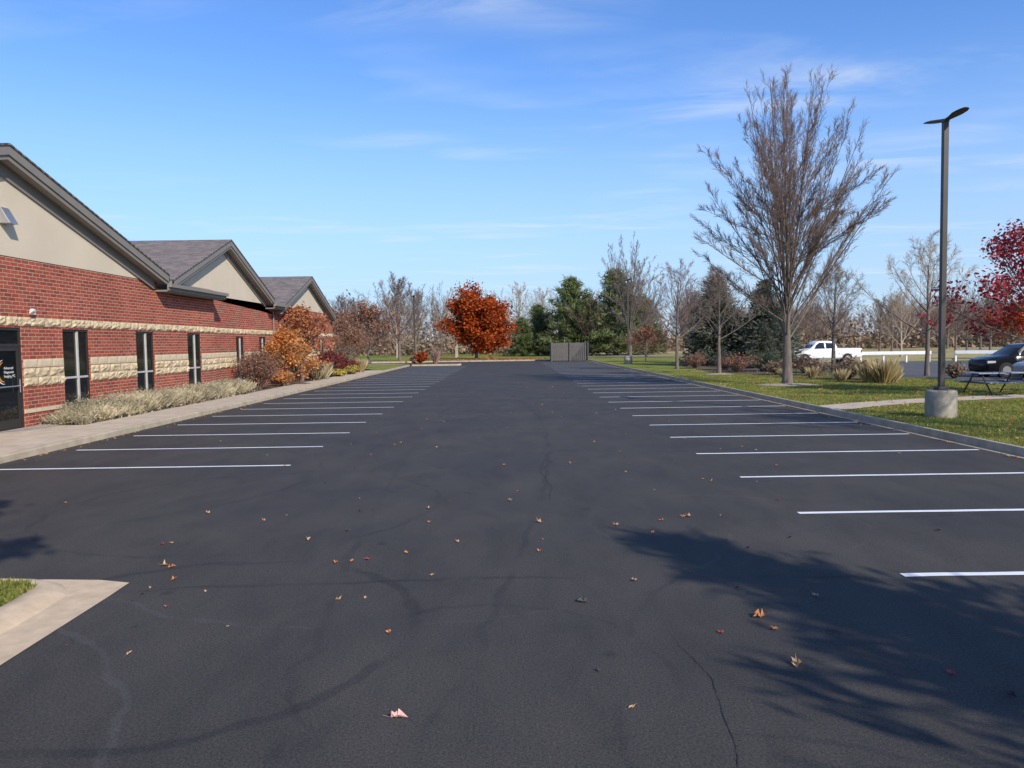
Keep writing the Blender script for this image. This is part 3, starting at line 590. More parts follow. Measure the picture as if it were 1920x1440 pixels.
tree_parts(bare_tree(43,10.2,7.6,0.12,9,75,30,levels=3,nch=(6,4),minr=0.008,limbL=.75,leader=.9),M_bark,M_twig,t,M_brownleaf,1600,0.15,3,0.15)
t=thing("autumn_tree",(-4.2,103,0.1),"broad round autumn tree with dense orange-red leaves on far lawn","tree")
tree_parts(bare_tree(57,9.7,0.9,0.22,40,66,12,levels=3,nch=(9,6),minr=0.02,lup=.0,leader=.7,lr=(.3,.4),wobk=.8,env=(4.7,3.6,-.6),ang=(36,38,38,40),ratio=(.34,.5,.5,.5)),M_bark,M_twig,t,M_orangeleaf,30000,0.21,5,0.42)
t=thing("autumn_tree",(18.6,26.0,0.12),"ornamental tree with sparse crimson leaves beside picnic table","tree")
tree_parts(bare_tree(52,6.6,1.5,0.13,22,75,20,levels=4,nch=(7,5,3),minr=0.006,limbL=.68,lup=.04),M_bark,M_twigred,t,M_redleaf,15000,0.08,6,0.14)
t=thing("autumn_tree",(46,70,0.12),"small orange-leaved tree behind side lot","tree")
tree_parts(bare_tree(53,5.6,1.2,0.13,14,70,22,levels=3,nch=(7,5),minr=0.012,limbL=.55),M_bark,M_twig,t,M_orangeleaf,3200,0.15,7,0.22)
t=thing("crabapple_tree",(-15.6,86,0.1),"small rusty-brown ornamental tree on lawn","tree","rusty ornamental trees")
tree_parts(bare_tree(54,7.2,1.0,0.14,18,75,25,levels=3,nch=(8,6),minr=0.014,limbL=.66,lup=.04),M_bark,M_twigred,t,M_brownleaf,5500,0.13,8,0.25)
copy_thing(t,(-21,95,.1),1.2,.95); copy_thing(t,(13.8,77,.1),2.2,.55,"small rusty-brown ornamental tree beside kerb"); copy_thing(t,(-15.5,76,.1),2.9,.55)
t=thing("japanese_maple",(-12.0,41.8,0.12),"apricot-leaved small tree against brick wall","tree")
tree_parts(bare_tree(55,3.1,0.4,0.08,16,75,25,levels=3,nch=(7,5),minr=0.006,limbL=.60,lup=.05),M_bark,M_twig,t,M_apricot,7500,0.08,9,0.15)
t=thing("autumn_tree",(-12.1,45.2,0.12),"tall rust-orange tree growing against building","tree")
tree_parts(bare_tree(56,5.0,0.6,0.1,16,60,18,levels=3,nch=(8,6),minr=0.007,limbL=.56,lup=.06),M_bark,M_twigred,t,M_rust,3600,0.10,10,0.15)
# ------------------------------------------------------------------ conifers
def conifer(seed,Ht,Rad,parent,leaf,droop=-0.15,dens=1.0,card=0.28,power=0.85,irregular=0.15,z0=0.05,reps=3,clump=0):
    rj=random.Random(seed); rng=np.random.default_rng(seed); b=MB(); b.tube([(0,0,-.1),(0,0,Ht*.5),(0,0,Ht)],[Ht*.02,Ht*.012,.01],8); b.build("trunk",[M_bark],parent)
    P=[];D=[];segs=[]; z=Ht*z0
    while z<Ht*0.985:
        rr_=Rad*(1-z/Ht)**power; nb=max(4,int(9*dens)); lump=[1+irregular*rj.uniform(-1.4,1) for _ in range(nb)]
        for k in range(nb):
            az=2*math.pi*(k+rj.random())/nb; L=max(.1,rr_*lump[k]*rj.uniform(.8,1.1))+0.12; up=droop+rj.uniform(-.1,.1)+0.5*(z/Ht)
            d=norm3((math.cos(az),math.sin(az),up)); segs.append((0,0,z,d[0]*L,d[1]*L,z+d[2]*L,0.03,0.008))
            n=max(5,int(L*9*dens))
            for i in range(n):
                t=0.2+0.8*(i+rj.random())/n
                if clump: t=1-(1-t)**1.5*.9; w_=clump
                else: w_=L*0.28*(1.1-t)
                P.append((d[0]*L*t+rj.uniform(-w_,w_),d[1]*L*t+rj.uniform(-w_,w_),z+d[2]*L*t+rj.uniform(-.12-clump*.4,.08+clump*.5)-t*t*0.1*L)); D.append((d[0]+rj.uniform(-.5,.5),d[1]+rj.uniform(-.5,.5),d[2]+rj.uniform(-.3,.4)))
        z+=Ht*0.024*rj.uniform(.8,1.2)/dens**.5
    P=np.array(P);D=np.array(D);D/=np.linalg.norm(D,axis=1,keepdims=True); n=len(P); chunks=[]
    for rep in range(reps):
        Pp=P+rng.normal(size=P.shape)*card*0.4; Dd=D+rng.normal(size=D.shape)*(0.35 if not clump else .9); a=np.cross(Dd,rng.normal(size=(n,3))); a/=np.linalg.norm(a,axis=1,keepdims=True)
        s=card*rng.uniform(.6,1.3,size=(n,1)); v=np.stack([Pp-Dd*s*.5,Pp+a*s*.16,Pp+Dd*s*.7,Pp-a*s*.16],axis=1); chunks.append((v.reshape(-1,3),np.arange(n*4).reshape(n,4),0))
    v,f=tubes_np(segs,3); chunks.append((v,f,1)); mobj("crown",fast_mesh("crown",chunks,[leaf,M_bark]),parent)
sp=thing("spruce_tree",(17.0,63,0.12),"dark green spruce with broad conical crown","tree","spruces beside the lawn"); conifer(61,7.4,2.8,sp,M_spruce,card=.30,irregular=.5,power=.7)
for x,y,r_,s_ in [(20.4,61,1,.92),(19,68,2,.85),(24,67,2.4,.65),(18.4,55.5,3,.45)]: copy_thing(sp,(x,y,.12),r_,s_)
pn=thing("pine_tree",(10.0,120,0.05),"broad green pine at end of lawn","tree","pines at the end of the lot"); conifer(62,12.0,4.2,pn,M_pine,droop=.2,card=.42,power=.6,irregular=.65,z0=.03,dens=.68,reps=4,clump=.4)
for x,y,r_,s_ in [(16.5,118,1,1.08),(13.3,128,2,.8),(5.0,126,.7,.68),(2.2,122,2.6,.5),(21.5,122,5,.75),(31,110,3.1,.5)]: copy_thing(pn,(x,y,.05),r_,s_)
pe=thing("pine_tree",(8.1,-2.5,0.0),"loose-branched pine leaning beside the lot entrance","tree"); conifer(64,8.3,2.7,pe,M_pine,droop=.3,card=.26,power=.85,irregular=.85,z0=.25,dens=.92)
pe.rotation_euler=Vector((.5,.3,8.3)).to_track_quat('Z','Y').to_euler()
# ------------------------------------------------------------------ shrubs, grasses
def shrub(name,loc,rx,ry,h,leaf,n,ls,lab,cat="shrub",seed=1,twig=M_twig,group=None,stems=60):
    rj=random.Random(seed); rng=np.random.default_rng(seed); segs=[];ends=[]
    for i in range(stems):
        az=rj.uniform(0,6.28); q=math.sqrt(rj.random()); hh=h*rj.uniform(.7,1.08)*(1-0.45*q*q); p=(rj.uniform(-.12,.12)*rx,rj.uniform(-.12,.12)*ry,0); e=(math.cos(az)*rx*q,math.sin(az)*ry*q,hh); m=(e[0]*.45+rj.uniform(-.06,.06),e[1]*.45,hh*.6)
        segs.append((*p,*m,.012,.008)); segs.append((*m,*e,.008,.004)); ends+= [e,m,tuple((e[c]+m[c])/2 for c in range(3))]
        for k in range(5):
            tt=rj.random(); s_=tuple(m[c]+(e[c]-m[c])*tt for c in range(3)); e2=(s_[0]+rj.uniform(-.2,.2)*rx,s_[1]+rj.uniform(-.2,.2)*ry,s_[2]+rj.uniform(.05,.22)*h); segs.append((*s_,*e2,.005,.003)); ends.append(e2)
    v,f=tubes_np(segs,3); ch=[(v,f,0)]; ends=np.array(ends); P=ends[rng.integers(0,len(ends),n)]+rng.normal(size=(n,3))*0.09*np.array([rx,ry,h*.9]); P[:,2]=np.maximum(P[:,2],0.03)
    v,f=cards(P,ls,rng); ch.append((v,f,1)); return mobj(name,fast_mesh(name,ch,[twig,leaf]),None,loc,label=lab,category=cat,group=group)
def tuft_np(cx,cy,n,rad,h,rng,spread=.5,w_=0.012):
    az=rng.uniform(0,6.28,n); q=rng.uniform(0,1,n)**.7; bx=cx+rad*.35*q*np.cos(az); by=cy+rad*.35*q*np.sin(az); hh=h*rng.uniform(.55,1.1,n); sx_=spread*h*q*np.cos(az)+rng.normal(size=n)*.04; sy_=spread*h*q*np.sin(az)+rng.normal(size=n)*.04
    z=np.zeros(n); wx=rng.normal(size=n)*w_; wy=rng.normal(size=n)*w_
    v=np.stack([np.stack([bx-wx,by-wy,z],1),np.stack([bx+wx,by+wy,z],1),np.stack([bx+sx_*.5+wx*.8,by+sy_*.5+wy*.8,hh*.65],1),np.stack([bx+sx_,by+sy_,hh],1)],axis=1)
    return v.reshape(-1,3),np.arange(n*4).reshape(n,4)
def grasses(name,loc,spots,n,h,leaf,lab,cat="ornamental grass",seed=2,kind=None,rad=.4,spread=.5,w_=.012,feather=0):
    rng=np.random.default_rng(seed); ch=[]
    for x,y,s_ in spots:
        v,f=tuft_np(x,y,int(n*s_),rad*s_,h*s_,rng,spread,w_); ch.append((v,f,0))
        if feather:
            tips=v.reshape(-1,4,3)[:,3]; k=int(feather*s_); P=tips[rng.integers(0,len(tips),k)]+rng.normal(size=(k,3))*np.array([.05,.05,.06]); P[:,2]=np.maximum(P[:,2]-np.abs(rng.normal(size=k))*.12,.03); v,f=cards(P,.026,rng,3,-.2); ch.append((v,f,0))
    return mobj(name,fast_mesh(name,ch,[leaf]),None,loc,label=lab,category=cat,kind=kind)
rj=random.Random(9)
sp_=[]
y=21.3
while y<35.0:
    for x in (-12.6,-12.25,-11.9): sp_.append((x+rj.uniform(-.15,.15),y+rj.uniform(-.15,.15),rj.uniform(.55,1.12)*(0.7 if y<22.5 else 1)*(.75 if x>-12 else 1)))
    y+=0.3
grasses("border_planting",(0,0,.12),sp_,280,.58,M_silver,"pale dry feathery perennial border along brick wall","plants",2,"stuff",.9,.8,.005,360)
shrub("shrub",(-12.0,37.0,.12),1.1,1.3,1.8,M_brownleaf,5200,.05,"rusty-brown rounded shrub beside sidewalk",seed=3,twig=M_twigred,stems=220)
shrub("shrub",(-11.7,40.0,.12),.6,.8,.8,M_apricot,1000,.07,"apricot-leaved low shrub beside sidewalk",seed=4)
shrub("shrub",(-12.1,52,.12),.9,1.6,1.7,M_burgundy,3500,.08,"burgundy shrub in planting bed",seed=5)
shrub("shrub",(-12.1,56.5,.12),.9,1.6,1.2,M_burgundy,2500,.08,"low dark red shrub in planting bed",seed=6)
grasses("grass_clump",(-11.6,46.4,.12),[(0,0,1.1),(.1,1.1,1.2),(-.2,2.3,1.0)],600,.85,M_silver,"pale greenish grass clumps by sidewalk",seed=5,rad=.6,w_=.012)
grasses("grass_clump",(-11.2,58.5,.12),[(0,0,1)],500,1.0,M_tangrass,"tan grass clump by sidewalk",seed=6,w_=.02)
shrub("shrub",(-11.2,55,.12),.55,1.1,.55,M_yellow,1600,.08,"low yellow-green groundcover shrub",seed=8)
shrub("shrub",(-11.4,51.5,.12),.55,1.1,.45,M_yellow,1400,.08,"low yellow-green groundcover shrub",seed=18)
shrub("shrub",(-8.9,78.5,.15),.75,.6,1.1,M_orangeleaf,1500,.12,"small red-orange shrub on traffic island",seed=9)
shrub("shrub",(-9.5,78.6,.15),.5,.5,.8,M_brownleaf,700,.12,"small brown shrub on traffic island",seed=12)
grasses("grass_clump",(-7.4,78.5,.15),[(0,0,1)],420,1.35,M_pinkgrass,"pinkish plume grass on traffic island",seed=7,w_=.03,spread=.3)
shrub("shrub",(-11.8,35.0,.12),.3,.35,.4,M_yellow,260,.05,"tiny yellow flowering shrub by sidewalk",seed=13)
k=0
for x,y,rx,h,m,lab in [(14.6,49,1.3,1.1,M_brownleaf,"brown leafless hedge shrub in mulch bed"),(16.6,50,1.4,1.2,M_pine,"olive-green shrub in mulch bed"),(18.2,47,1.2,.95,M_brownleaf,"brown twiggy shrub in mulch bed"),(15.6,44.5,.9,.8,M_wood,"low grey-brown shrub in mulch bed"),(17.2,43,.9,.8,M_wood,"grey-brown twiggy shrub in mulch bed"),(17.0,38.4,1.0,1.05,M_wood,"straw-coloured twiggy shrub in mulch bed"),(18.0,37.8,.8,.9,M_brownleaf,"rust-brown twiggy shrub in mulch bed"),(15.0,53,1.2,1.2,M_spruce,"low dark evergreen shrub"),(13.9,57,1.0,1.0,M_brownleaf,"brown shrub near spruces"),(22.0,37.8,.6,.7,M_wood,"bare twiggy shrub beside side lot")]:
    k+=1; shrub("shrub",(x,y,.12),rx,rx*.9,h,m,1500,.07,lab,seed=70+k,group="shrubs in the mulch beds",stems=110)
grasses("grass_clump",(17.2,35.2,.12),[(0,0,1.1),(-.5,.3,.9),(.5,.2,.8)],420,1.0,M_tangrass,"straw-yellow grass clump at lawn edge",seed=9,w_=.012,rad=.7)
for i,(x,y,s_) in enumerate([(15.9,36.6,.7),(14.9,41.5,.6),(16.0,40.4,.7)]): grasses("grass_clump",(x,y,.12),[(0,0,s_)],300,.9,M_tangrass,"dry tan grass clump in mulch bed",seed=20+i,w_=.014,rad=.6)
rng=np.random.default_rng(4)
def blades(name,x0,x1,y0,y1,n,z,h,lab,keep=None):
    P=np.stack([rng.uniform(x0,x1,n),y0+(y1-y0)*rng.uniform(0,1,n)**1.5],1)
    if keep is not None: P=P[keep(P)]
    n=len(P); a=rng.normal(size=(n,2))*.006; t=rng.normal(size=(n,2))*h*.5; hh=h*rng.uniform(.5,1.2,n); Z=np.full(n,z)
    v=np.stack([np.stack([P[:,0]-a[:,0],P[:,1]-a[:,1],Z],1),np.stack([P[:,0]+a[:,0],P[:,1]+a[:,1],Z],1),np.stack([P[:,0]+t[:,0],P[:,1]+t[:,1],Z+hh],1)],1)
    mobj(name,fast_mesh(name,[(v.reshape(-1,3),np.arange(n*3).reshape(n,3),0)],[M_blade]),None,label=lab,category="grass",kind="stuff")
def offpath(P):
    yc=np.interp(P[:,0],[9.5,11.5,13.8,18,30],[22.8,24.0,25.1,26.4,28.6]); return (np.abs(P[:,1]-yc)>0.8)&~((P[:,0]>19.4)&(P[:,1]>39))
blades("lawn_blades",9.54,22,13,46,170000,.12,.055,"mown green lawn with dry patches",offpath)
blades("lawn_blades",-7.5,-4.26,4.5,7.02,42000,.064,.05,"mown green lawn on kerbed island",lambda P:(P[:,0]+P[:,1]<2.56))
n=2600; P=np.stack([rng.uniform(9.6,20,n),14+40*rng.uniform(0,1,n)**1.3,np.full(n,.17)],1); v,f=cards(P,.06,rng,1.2,2.5)
mobj("fallen_leaves",fast_mesh("fallen_leaves",[(v,f,0)],[M_apricot]),None,label="scattered dry leaves on lawn",category="leaves",kind="stuff")
n=900; P=np.stack([np.where(rng.random(n)<.5,XL+.1+np.abs(rng.normal(size=n))*.15,XR-.12-np.abs(rng.normal(size=n))*.15),12+70*rng.uniform(0,1,n),np.full(n,.02)],1); v,f=cards(P,.045,rng,1.2,2.5)
mobj("fallen_leaves",fast_mesh("fallen_leaves",[(v,f,0)],[M_apricot]),None,label="small dry leaves gathered along kerbs",category="leaves",kind="stuff")
n=4500; P=np.stack([rng.normal(-4.2,3.5,n),rng.uniform(94,104,n),np.full(n,.16)],1); v,f=cards(P,.16,rng,1.2,2.5)
mobj("fallen_leaves",fast_mesh("fallen_leaves",[(v,f,0)],[M_rust]),None,label="orange leaves on grass below autumn tree",category="leaves",kind="stuff")
def leafmesh(seed,m):
    r_=random.Random(seed); lobes=[(-150,.55),(-125,.35),(-100,.75),(-75,.4),(-45,.85),(-22,.45),(0,1.0),(22,.45),(45,.85),(75,.4),(100,.75),(125,.35),(150,.55)]
    vs=[(0,0,.02)]
    for a,l in lobes:
        a=math.radians(a+r_.uniform(-7,7)); l*=r_.uniform(.8,1.1)*.5; vs.append((math.cos(a)*l,math.sin(a)*l,abs(r_.gauss(0,.12))+(.2*l if r_.random()<.5 else 0)))
    vs+=[(-.28,.012,.02),(-.62,.03,.10),(-.62,.0,.10),(-.28,-.012,.02)]; n=len(lobes)
    fs=[(0,i,i+1) for i in range(1,n)]+[(0,n,n+1),(0,n+4,1),(n+1,n+2,n+3,n+4)]
    me=bpy.data.meshes.new("leaf"); me.from_pydata(vs,[],fs); me.materials.append(m); me.update(); return me
ML=[mat("leaf_orange",(0.60,0.26,0.08),(0.46,0.15,0.05),20,.7),mat("leaf_tan",(0.62,0.38,0.19),(0.45,0.25,.12),20,.7),mat("leaf_pink",(0.74,0.46,0.40),(0.64,0.34,.29),20,.7),mat("leaf_red",(0.30,0.06,0.045),(0.2,.035,.03),20,.6),mat("leaf_dark",(0.07,0.063,0.052),(.04,.038,.034),20,.8)]
LM=[[leafmesh(100+i*3+j,m) for j in range(3)] for i,m in enumerate(ML)]
LN=["orange","tan","pale pink","dark red","shrivelled dark"]
def leaf(x,y,s_,c,rj):
    o=mobj("fallen_leaf",LM[c][rj.randrange(3)],None,(x,y,.008),label="small %s fallen leaf lying on asphalt"%LN[c],category="leaf",group="fallen leaves on the asphalt"); o.scale=(s_,s_*rj.uniform(.6,1),s_*rj.uniform(.6,1.7)); o.rotation_euler=(rj.uniform(-.15,.15),rj.uniform(-.15,.15),rj.uniform(0,6.28))
rj=random.Random(12)
for x,y,s_,c in [(-.68,4.42,.15,2),(1.97,5.97,.14,0),(1.91,5.05,.11,1),(.61,6.4,.15,4),(.71,4.5,.08,1),(.57,5.03,.06,4),(1.99,5.7,.08,0),(2.6,6.45,.10,1),(1.57,5.66,.09,3),(2.87,4.9,.09,3),(3.04,4.57,.09,4),(-2.76,5.44,.08,1),(-1.5,6.54,.08,1),(-.94,5.76,.07,0),(-3.5,7.67,.12,1),(-1.77,7.68,.09,0),(-1.62,7.72,.10,0),(-1.46,7.78,.10,3),(-.75,7.2,.09,1),(1.13,6.95,.09,1),(1.27,9.1,.13,1),(2.23,9.5,.12,1),(1.85,9.3,.1,0),(-3.2,7.2,.1,0),(2.0,6.7,.07,4),(3.67,10.4,.1,3),(0,10.6,.09,1),(-3.9,8.5,.1,3),(-3.4,7.6,.1,0),(-1.1,8.0,.08,0),(.3,8.0,.1,0),(.35,9.3,.1,1),(-1.1,10.2,.1,1),(-1.0,9.4,.09,0),(-3.1,9.6,.1,1),(-4.0,10.1,.09,1)]: leaf(x,y,s_*.95,c,rj)
for i in range(120):
    y=8+34*rj.random()**1.3; x=rj.uniform(-3,4.5) if rj.random()<.5 else rj.uniform(max(-9,-y*.62),min(9,y*.62)); leaf(x,y,rj.uniform(.045,.09),rj.choice([0,0,1,1,1,3,4,1]),rj)
for i in range(10): x,y=-2.8+rj.gauss(0,.9),6.3+rj.gauss(0,.5); leaf(max(x,-3.3),max(y,4.6),rj.uniform(.03,.05),rj.choice([1,3,4]),rj)
# ------------------------------------------------------------------ lamp posts
def lamp(loc,lab):
    t=thing("street_lamp",loc,lab,"street lamp","parking lot lamps")
    b=MB(); b.tube([(0,0,-.1),(0,0,.72),(0,0,.76),(0,0,.77)],[.375,.375,.36,.34],28); b.build("footing",[M_lamp_conc],t,label="round concrete footing")
    b=MB(); b.box(-.13,.13,-.13,.13,.771,.86); b.box(-.064,.064,-.064,.064,.861,7.62); b.box(-.075,.075,-.075,.075,7.621,7.70); b.build("pole",[M_pole],t,bevel=.008,label="square dark bronze pole")
    a=Vector((.19,-.98,0)).normalized(); n=Vector((-a.y,a.x,0))
    for sg in (-1,1):
        b=MB(); vs=[]; prof=[(.0,.04,.05,7.66),(.12,.05,.05,7.68),(.22,.10,.045,7.70),(.40,.17,.04,7.73),(.56,.16,.03,7.755),(.68,.10,.02,7.775),(.72,.03,.01,7.78)]
        for d,wd,th,z in prof:
            c=a*sg*d
            for (q,zz) in ((-wd,0),(-wd*.6,th),(wd*.6,th),(wd,0),(wd*.8,-th*.5),(-wd*.8,-th*.5)): p=c+n*q; vs.append((p.x,p.y,z+zz))
        m=6; fs=[(i*m+k,i*m+(k+1)%m,(i+1)*m+(k+1)%m,(i+1)*m+k) for i in range(len(prof)-1) for k in range(m)]+[tuple(range(m)),tuple(range(len(vs)-1,len(vs)-m-1,-1))]
        if sg<0: fs=[f[::-1] for f in fs]
        b.add(vs,fs,0,False); h=b.build("lamp_head",[M_pole],t)
    return t
l1=lamp((11.25,19.9,.05),"tall dark double-headed lamp post on concrete footing")
copy_thing(l1,(11.1,71,.1),0,1); copy_thing(l1,(-11.0,90.9,.1),0,1)
t=thing("dumpster_enclosure",(7.1,88.5,0),"weathered grey wooden board enclosure at end of lot","enclosure")
b=MB(); x=-2.05; rj=random.Random(2)
while x<2.0: b.box(x,x+.15,-.03+rj.uniform(-.03,.03),.03,.05,2.15+rj.uniform(-.04,.04)); x+=.235
b.box(-2.05,2.05,.032,.09,.4,.52); b.box(-2.05,2.05,.032,.09,1.6,1.72); b.build("front_fence",[M_greywood],t)
b=MB()
for sx_ in (-2.1,2.06):
    y=.1
    while y<3: b.box(sx_,sx_+.04,y,y+.14,.05,2.15+rj.uniform(-.03,.03)); y+=.155
b.box(-2.1,2.1,3.0,3.05,.05,2.1)
b.build("side_fence",[M_greywood],t)
for x in (-2.15,-.05,2.05):
    b=MB(); b.box(x,x+.1,-.16,-.065,0,2.2); b.build("post",[M_greywood],t)
t=thing("picnic_table",(17.6,27.6,.13),"grey picnic table with attached benches and tubular legs","picnic table"); t.rotation_euler=(0,0,.12)
b=MB()
for i in range(5): b.box(-1.0,1.0,-.38+i*.155,-.38+i*.155+.145,.73,.77)
b.build("table_top",[M_table],t,bevel=.006)
for s_ in (-1,1):
    b=MB(); y0=s_*.74; b.box(-1.0,1.0,y0-.14,y0-.003,.42,.46); b.box(-1.0,1.0,y0+.003,y0+.14,.42,.46); b.build("bench",[M_table],t,bevel=.006)
for x in (-.75,.75):
    b=MB(); b.tube([(x,-.72,.0),(x,-.2,.72)],[.028]*2,8); b.tube([(x,.72,0),(x,.2,.72)],[.028]*2,8); b.tube([(x,-.85,.41),(x,.85,.41)],[.026]*2,8); b.tube([(x,-.3,.71),(x,.3,.71)],[.026]*2,8); b.build("leg",[M_pole],t)
# ------------------------------------------------------------------ vehicles
def vehicle(name,loc,rot,lab,cat,st,wins,wheels,paint,lights,extra=None):
    t=thing(name,loc,lab,cat); t.rotation_euler=(0,0,rot); b=MB(); vs=[]
    xs=[s[0] for s in st]
    def inter(x,i): return float(np.interp(x,xs,[s[i] for s in st]))
    def sidey(x,z):
        w_,zb,zs,zt,wt=[inter(x,i) for i in (1,2,3,4,5)]
        if z<=zs: return w_
        return w_+(wt-w_)*min(1,(z-zs)/max(.01,zt-zs))
    X=[]; 
    for i in range(len(xs)-1):
        n=max(1,int((xs[i+1]-xs[i])/.18)); X+=[xs[i]+(xs[i+1]-xs[i])*k/n for k in range(n)]
    X.append(xs[-1]); m=12
    for x in X:
        w_,zb,zs,zt,wt=[inter(x,i) for i in (1,2,3,4,5)]; q=[(w_*.86,zb),(w_*.98,zb+.12),(w_,(zb+zs)/2),(w_*.985,zs),(wt,zt-.03),(wt*.9,zt)]
        vs+=[(x,-a,z) for a,z in q]+[(x,a,z) for a,z in q[::-1]]
    fs=[(i*m+k,i*m+k+1,(i+1)*m+k+1,(i+1)*m+k) for i in range(len(X)-1) for k in range(m-1)]+[(i*m+m-1,i*m,(i+1)*m,(i+1)*m+m-1) for i in range(len(X)-1)]
    fs=[f[::-1] for f in fs]+[tuple(range(m)),tuple(range(len(vs)-1,len(vs)-m-1,-1))]
    b.add(vs,fs,0,True); body=b.build("body",[paint],t); e=body.modifiers.new("edge","EDGE_SPLIT"); e.split_angle=.6
    for wn in wins:
        for s_ in (-1,1):
            b=MB(); P=[(x,s_*(sidey(x,z)*1.0+.012),z) for x,z in wn]; b.add(P,[tuple(range(len(P))) if s_<0 else tuple(range(len(P)-1,-1,-1))]); b.build("side_window",[M_glass],t)
    if extra:
        for nm,quad in extra: b=MB(); b.add(quad,[(0,1,2,3)]); b.build(nm,[M_glass],t)
    for wx,wr in wheels:
        for s_ in (-1,1):
            hw=inter(wx,1); b=MB(); y0=s_*(hw-.22); y1=s_*(hw+.012)
            b.tube([(wx,y0,wr),(wx,s_*(hw-.03),wr),(wx,y1,wr)],[wr*1.13,wr*1.13,wr*1.10],22,0); b.build("wheel_arch",[M_tyre],t)
            b=MB(); b.tube([(wx,s_*(hw-.2),wr),(wx,s_*(hw+.01),wr),(wx,s_*(hw+.03),wr)],[wr,wr,wr*.93],22,0); wo=b.build("wheel",[M_tyre],t)
            b=MB(); b.tube([(wx,s_*(hw+.0),wr),(wx,s_*(hw+.04),wr)],[wr*.64,wr*.6],18,0)
            b.build("rim",[M_metal],wo)
    for (x0,x1,z0,z1,mm_,nm) in lights:
        for s_ in (-1,1):
            b=MB(); ya=inter(x0,1); yb=inter(x1,1); b.add([(x0-.015,s_*(ya*.72),z0),(x0-.015,s_*(ya+.012),z0),(x1,s_*(yb+.014),z0+.02),(x1,s_*(yb+.014),z1),(x0-.01,s_*(ya+.012),z1),(x0-.01,s_*ya*.72,z1)],[(0,1,4,5),(1,2,3,4)]); b.build(nm,[mm_],t)
    return t
suv=[(0,.62,.38,.70,.74,.58),(.12,.82,.28,.82,.90,.72),(.5,.93,.25,.92,1.02,.80),(1.15,.95,.25,.99,1.10,.80),(1.3,.95,.25,1.0,1.16,.78),(2.05,.95,.25,1.02,1.63,.66),(2.6,.95,.25,1.03,1.71,.64),(3.9,.95,.25,1.05,1.68,.63),(4.45,.94,.28,1.07,1.55,.62),(4.7,.88,.32,1.05,1.15,.72),(4.78,.80,.40,.95,1.0,.7)]
SW=[[(1.62,1.05),(2.62,1.07),(2.62,1.60),(2.2,1.58),(1.85,1.33)],[(2.70,1.07),(3.55,1.09),(3.5,1.60),(2.70,1.61)],[(3.63,1.10),(4.25,1.14),(4.05,1.55),(3.6,1.59)]]
vehicle("car",(23.8,39.0,.13),0.02,"black sport utility vehicle parked in side lot","car",suv,SW,[(.95,.36),(3.75,.36)],M_bcar,[(.10,.42,.72,.84,M_lens,"headlight"),(4.6,4.72,.9,1.1,M_tail,"tail_light")],
  [("windscreen",[(1.42,-.70,1.20),(1.98,-.62,1.60),(1.98,.62,1.60),(1.42,.70,1.20)][::-1])])
sed=[(0,.6,.36,.62,.66,.56),(.12,.8,.26,.72,.78,.7),(.5,.88,.22,.82,.9,.76),(1.2,.9,.22,.9,1.0,.78),(2.0,.9,.22,.92,1.42,.58),(2.5,.9,.22,.93,1.5,.56),(3.5,.9,.22,.95,1.44,.56),(4.2,.88,.26,.98,1.12,.66),(4.5,.8,.3,.9,1.0,.68),(4.58,.7,.4,.8,.86,.6)]
vehicle("car",(23.9,35.6,.135),0.04,"silver car parked beside black vehicle","car",sed,[[(1.5,.97),(2.6,.97),(2.6,1.38),(2.1,1.35)],[(2.68,.97),(3.7,1.0),(3.5,1.34),(2.68,1.39)]],[(.9,.33),(3.6,.33)],M_scar,[(.10,.42,.6,.72,M_lens,"headlight"),(4.35,4.5,.8,.92,M_tail,"tail_light")])
sheet("side_lot_apron",[[(21.0,33.5),(32,33.5),(32,39.9),(21,39.9)]],0.132,M_asph2)
pk=[(0,.75,.45,.95,1.0,.7),(.08,.92,.36,1.05,1.12,.82),(.6,.98,.34,1.10,1.18,.86),(1.35,.98,.34,1.14,1.22,.86),(1.5,.98,.34,1.15,1.28,.82),(2.05,.98,.34,1.16,1.80,.68),(2.4,.98,.34,1.17,1.88,.66),(3.3,.98,.34,1.17,1.86,.66),(3.62,.98,.34,1.17,1.74,.68),(3.72,.98,.34,1.17,1.25,.9),(5.7,.97,.40,1.17,1.24,.93),(5.82,.92,.45,1.1,1.2,.9)]
vehicle("pickup_truck",(23.8,65.0,.13),0.03,"white extended-cab pickup truck parked in side lot","truck",pk,[[(1.75,1.22),(2.65,1.23),(2.65,1.72),(2.25,1.74),(1.98,1.55)],[(2.75,1.23),(3.5,1.25),(3.42,1.68),(2.75,1.72)]],[(.95,.39),(4.55,.39)],M_wcar,[(.06,.3,.82,1.0,M_lens,"headlight"),(5.7,5.8,.85,1.1,M_tail,"tail_light")],
  [("windscreen",[(1.52,-.74,1.32),(2.0,-.64,1.74),(2.0,.64,1.74),(1.52,.74,1.32)][::-1])])
def rail(p,q,n,lab):
    t=thing("rail_fence",(p[0],p[1],.12),lab,"fence","low white rail fences"); dx_=(q[0]-p[0]); dy_=(q[1]-p[1]); 
    b=MB(); L=math.hypot(dx_,dy_); ux,uy=dx_/L,dy_/L; nx,ny=-uy*.05,ux*.05
    def bar(z0,z1):
        pts=[]
        for z in (z0,z1): pts+=[(-nx,-ny,z),(dx_-nx,dy_-ny,z),(dx_+nx,dy_+ny,z),(nx,ny,z)]
        b.add(pts,[(0,3,2,1),(4,5,6,7),(0,1,5,4),(1,2,6,5),(2,3,7,6),(3,0,4,7)])
    bar(.66,.93); b.build("rail",[M_white],t)
    for i in range(n):
        f=i/(n-1)*.97+.015; b=MB(); x,y=dx_*f,dy_*f; b.box(x-.06,x+.06,y+.06,y+.16,-.1,.88); b.build("post",[M_white],t)
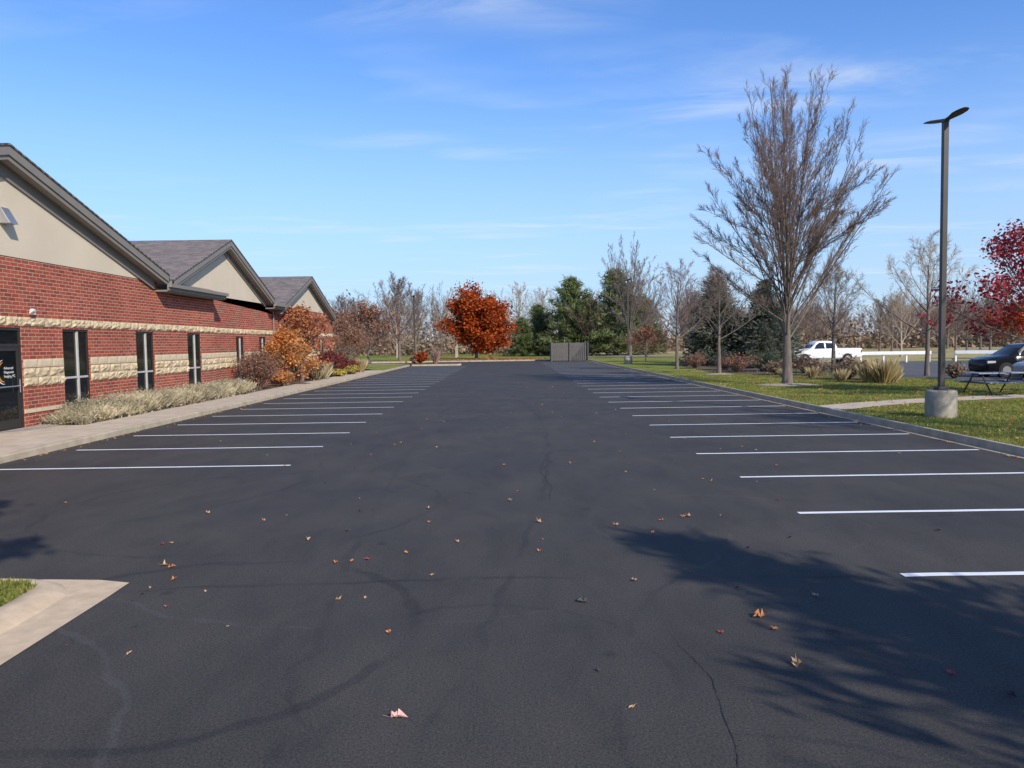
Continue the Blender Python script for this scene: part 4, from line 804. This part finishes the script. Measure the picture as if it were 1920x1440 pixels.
rail((29.6,64.5),(35.3,64.0),4,"low white painted rail fence at edge of side lot"); rail((37.3,64),(43.5,61),4,"low white painted rail fence at edge of side lot")
def house(x,y,w_,d,h,rise,c,lab):
    t=thing("house",(x,y,0.05),lab,"house"); mw=mat("siding",c,None,3,.9); b=MB(); b.box(-w_/2,w_/2,-d/2,d/2,-.1,h); b.build("wall",[mw],t)
    b=MB(); o=.5; b.add([(-w_/2-o,-d/2-o,h),(w_/2+o,-d/2-o,h),(w_/2+o,0,h+rise),(-w_/2-o,0,h+rise),(w_/2+o,d/2+o,h),(-w_/2-o,d/2+o,h)],[(0,1,2,3),(3,2,4,5),(0,3,5),(1,4,2),(0,5,4,1)]); b.build("roof",[M_shin],t)
    for i in range(3):
        xx=-w_/2+w_*(i+.5)/3; b=MB(); b.box(xx-.6,xx+.6,-d/2-.05,-d/2-.005,1,2.3); b.build("window",[M_glass],t)
house(98,172,12,9,2.8,2.2,(.44,.38,.3),"tan single-storey house behind trees beyond field"); house(74,176,9,9,2.6,2.0,(.36,.34,.31),"grey house partly hidden behind trees"); house(-55,150,20,10,3.5,2.6,(.4,.37,.33),"pale building beyond lawn")
# ------------------------------------------------------------------ distant woodland
rng=np.random.default_rng(77); tr,rd,out_=bare_tree(90,12.5,1.5,.15,15,58,16,levels=3,nch=(10,7),minr=.03); base=segs_of([(tr,rd)])+segs_of(out_[0])+segs_of(out_[1])+segs_of(out_[2]); base=np.array(base)
ch=[];ch2=[]
for i in range(270):
    x=rng.uniform(-150,210) if i<235 else rng.uniform(50,125); y=rng.uniform(158,215) if i<235 else rng.uniform(146,166); s_=rng.uniform(.5,1.12)*(.9 if x>25 else 1.0); a=rng.uniform(0,6.28); ca,sa=math.cos(a),math.sin(a); S=base.copy()*s_
    for o in (0,3):
        xx=S[:,o]*ca-S[:,o+1]*sa+x; yy_=S[:,o]*sa+S[:,o+1]*ca+y; S[:,o]=xx; S[:,o+1]=yy_
    v,f=tubes_np(S,3); (ch if rng.random()<.72 else ch2).append((v,f,0))
mobj("distant_woodland",fast_mesh("distant_woodland",ch+[(v,f,1) for v,f,_ in ch2],[M_twigred,M_tan]),None,label="far belt of leafless grey-brown woodland",category="woodland",kind="stuff")
n=110000; x=rng.uniform(-160,220,n); top=4.0+1.8*np.sin(x*.13)+1.6*np.sin(x*.37+1)+1.4*np.sin(x*.91)+1.0*np.sin(x*2.3); z=np.abs(rng.beta(1.1,2.2,n))*np.maximum(top,1.4)*1.5; P=np.stack([x,rng.uniform(152,216,n),z],1); v,f=cards(P,.5,rng,1.4,.2)
mobj("distant_underbrush",fast_mesh("distant_underbrush",[(v,f,0)],[M_wood]),None,label="brown underbrush below far woodland",category="woodland",kind="stuff")
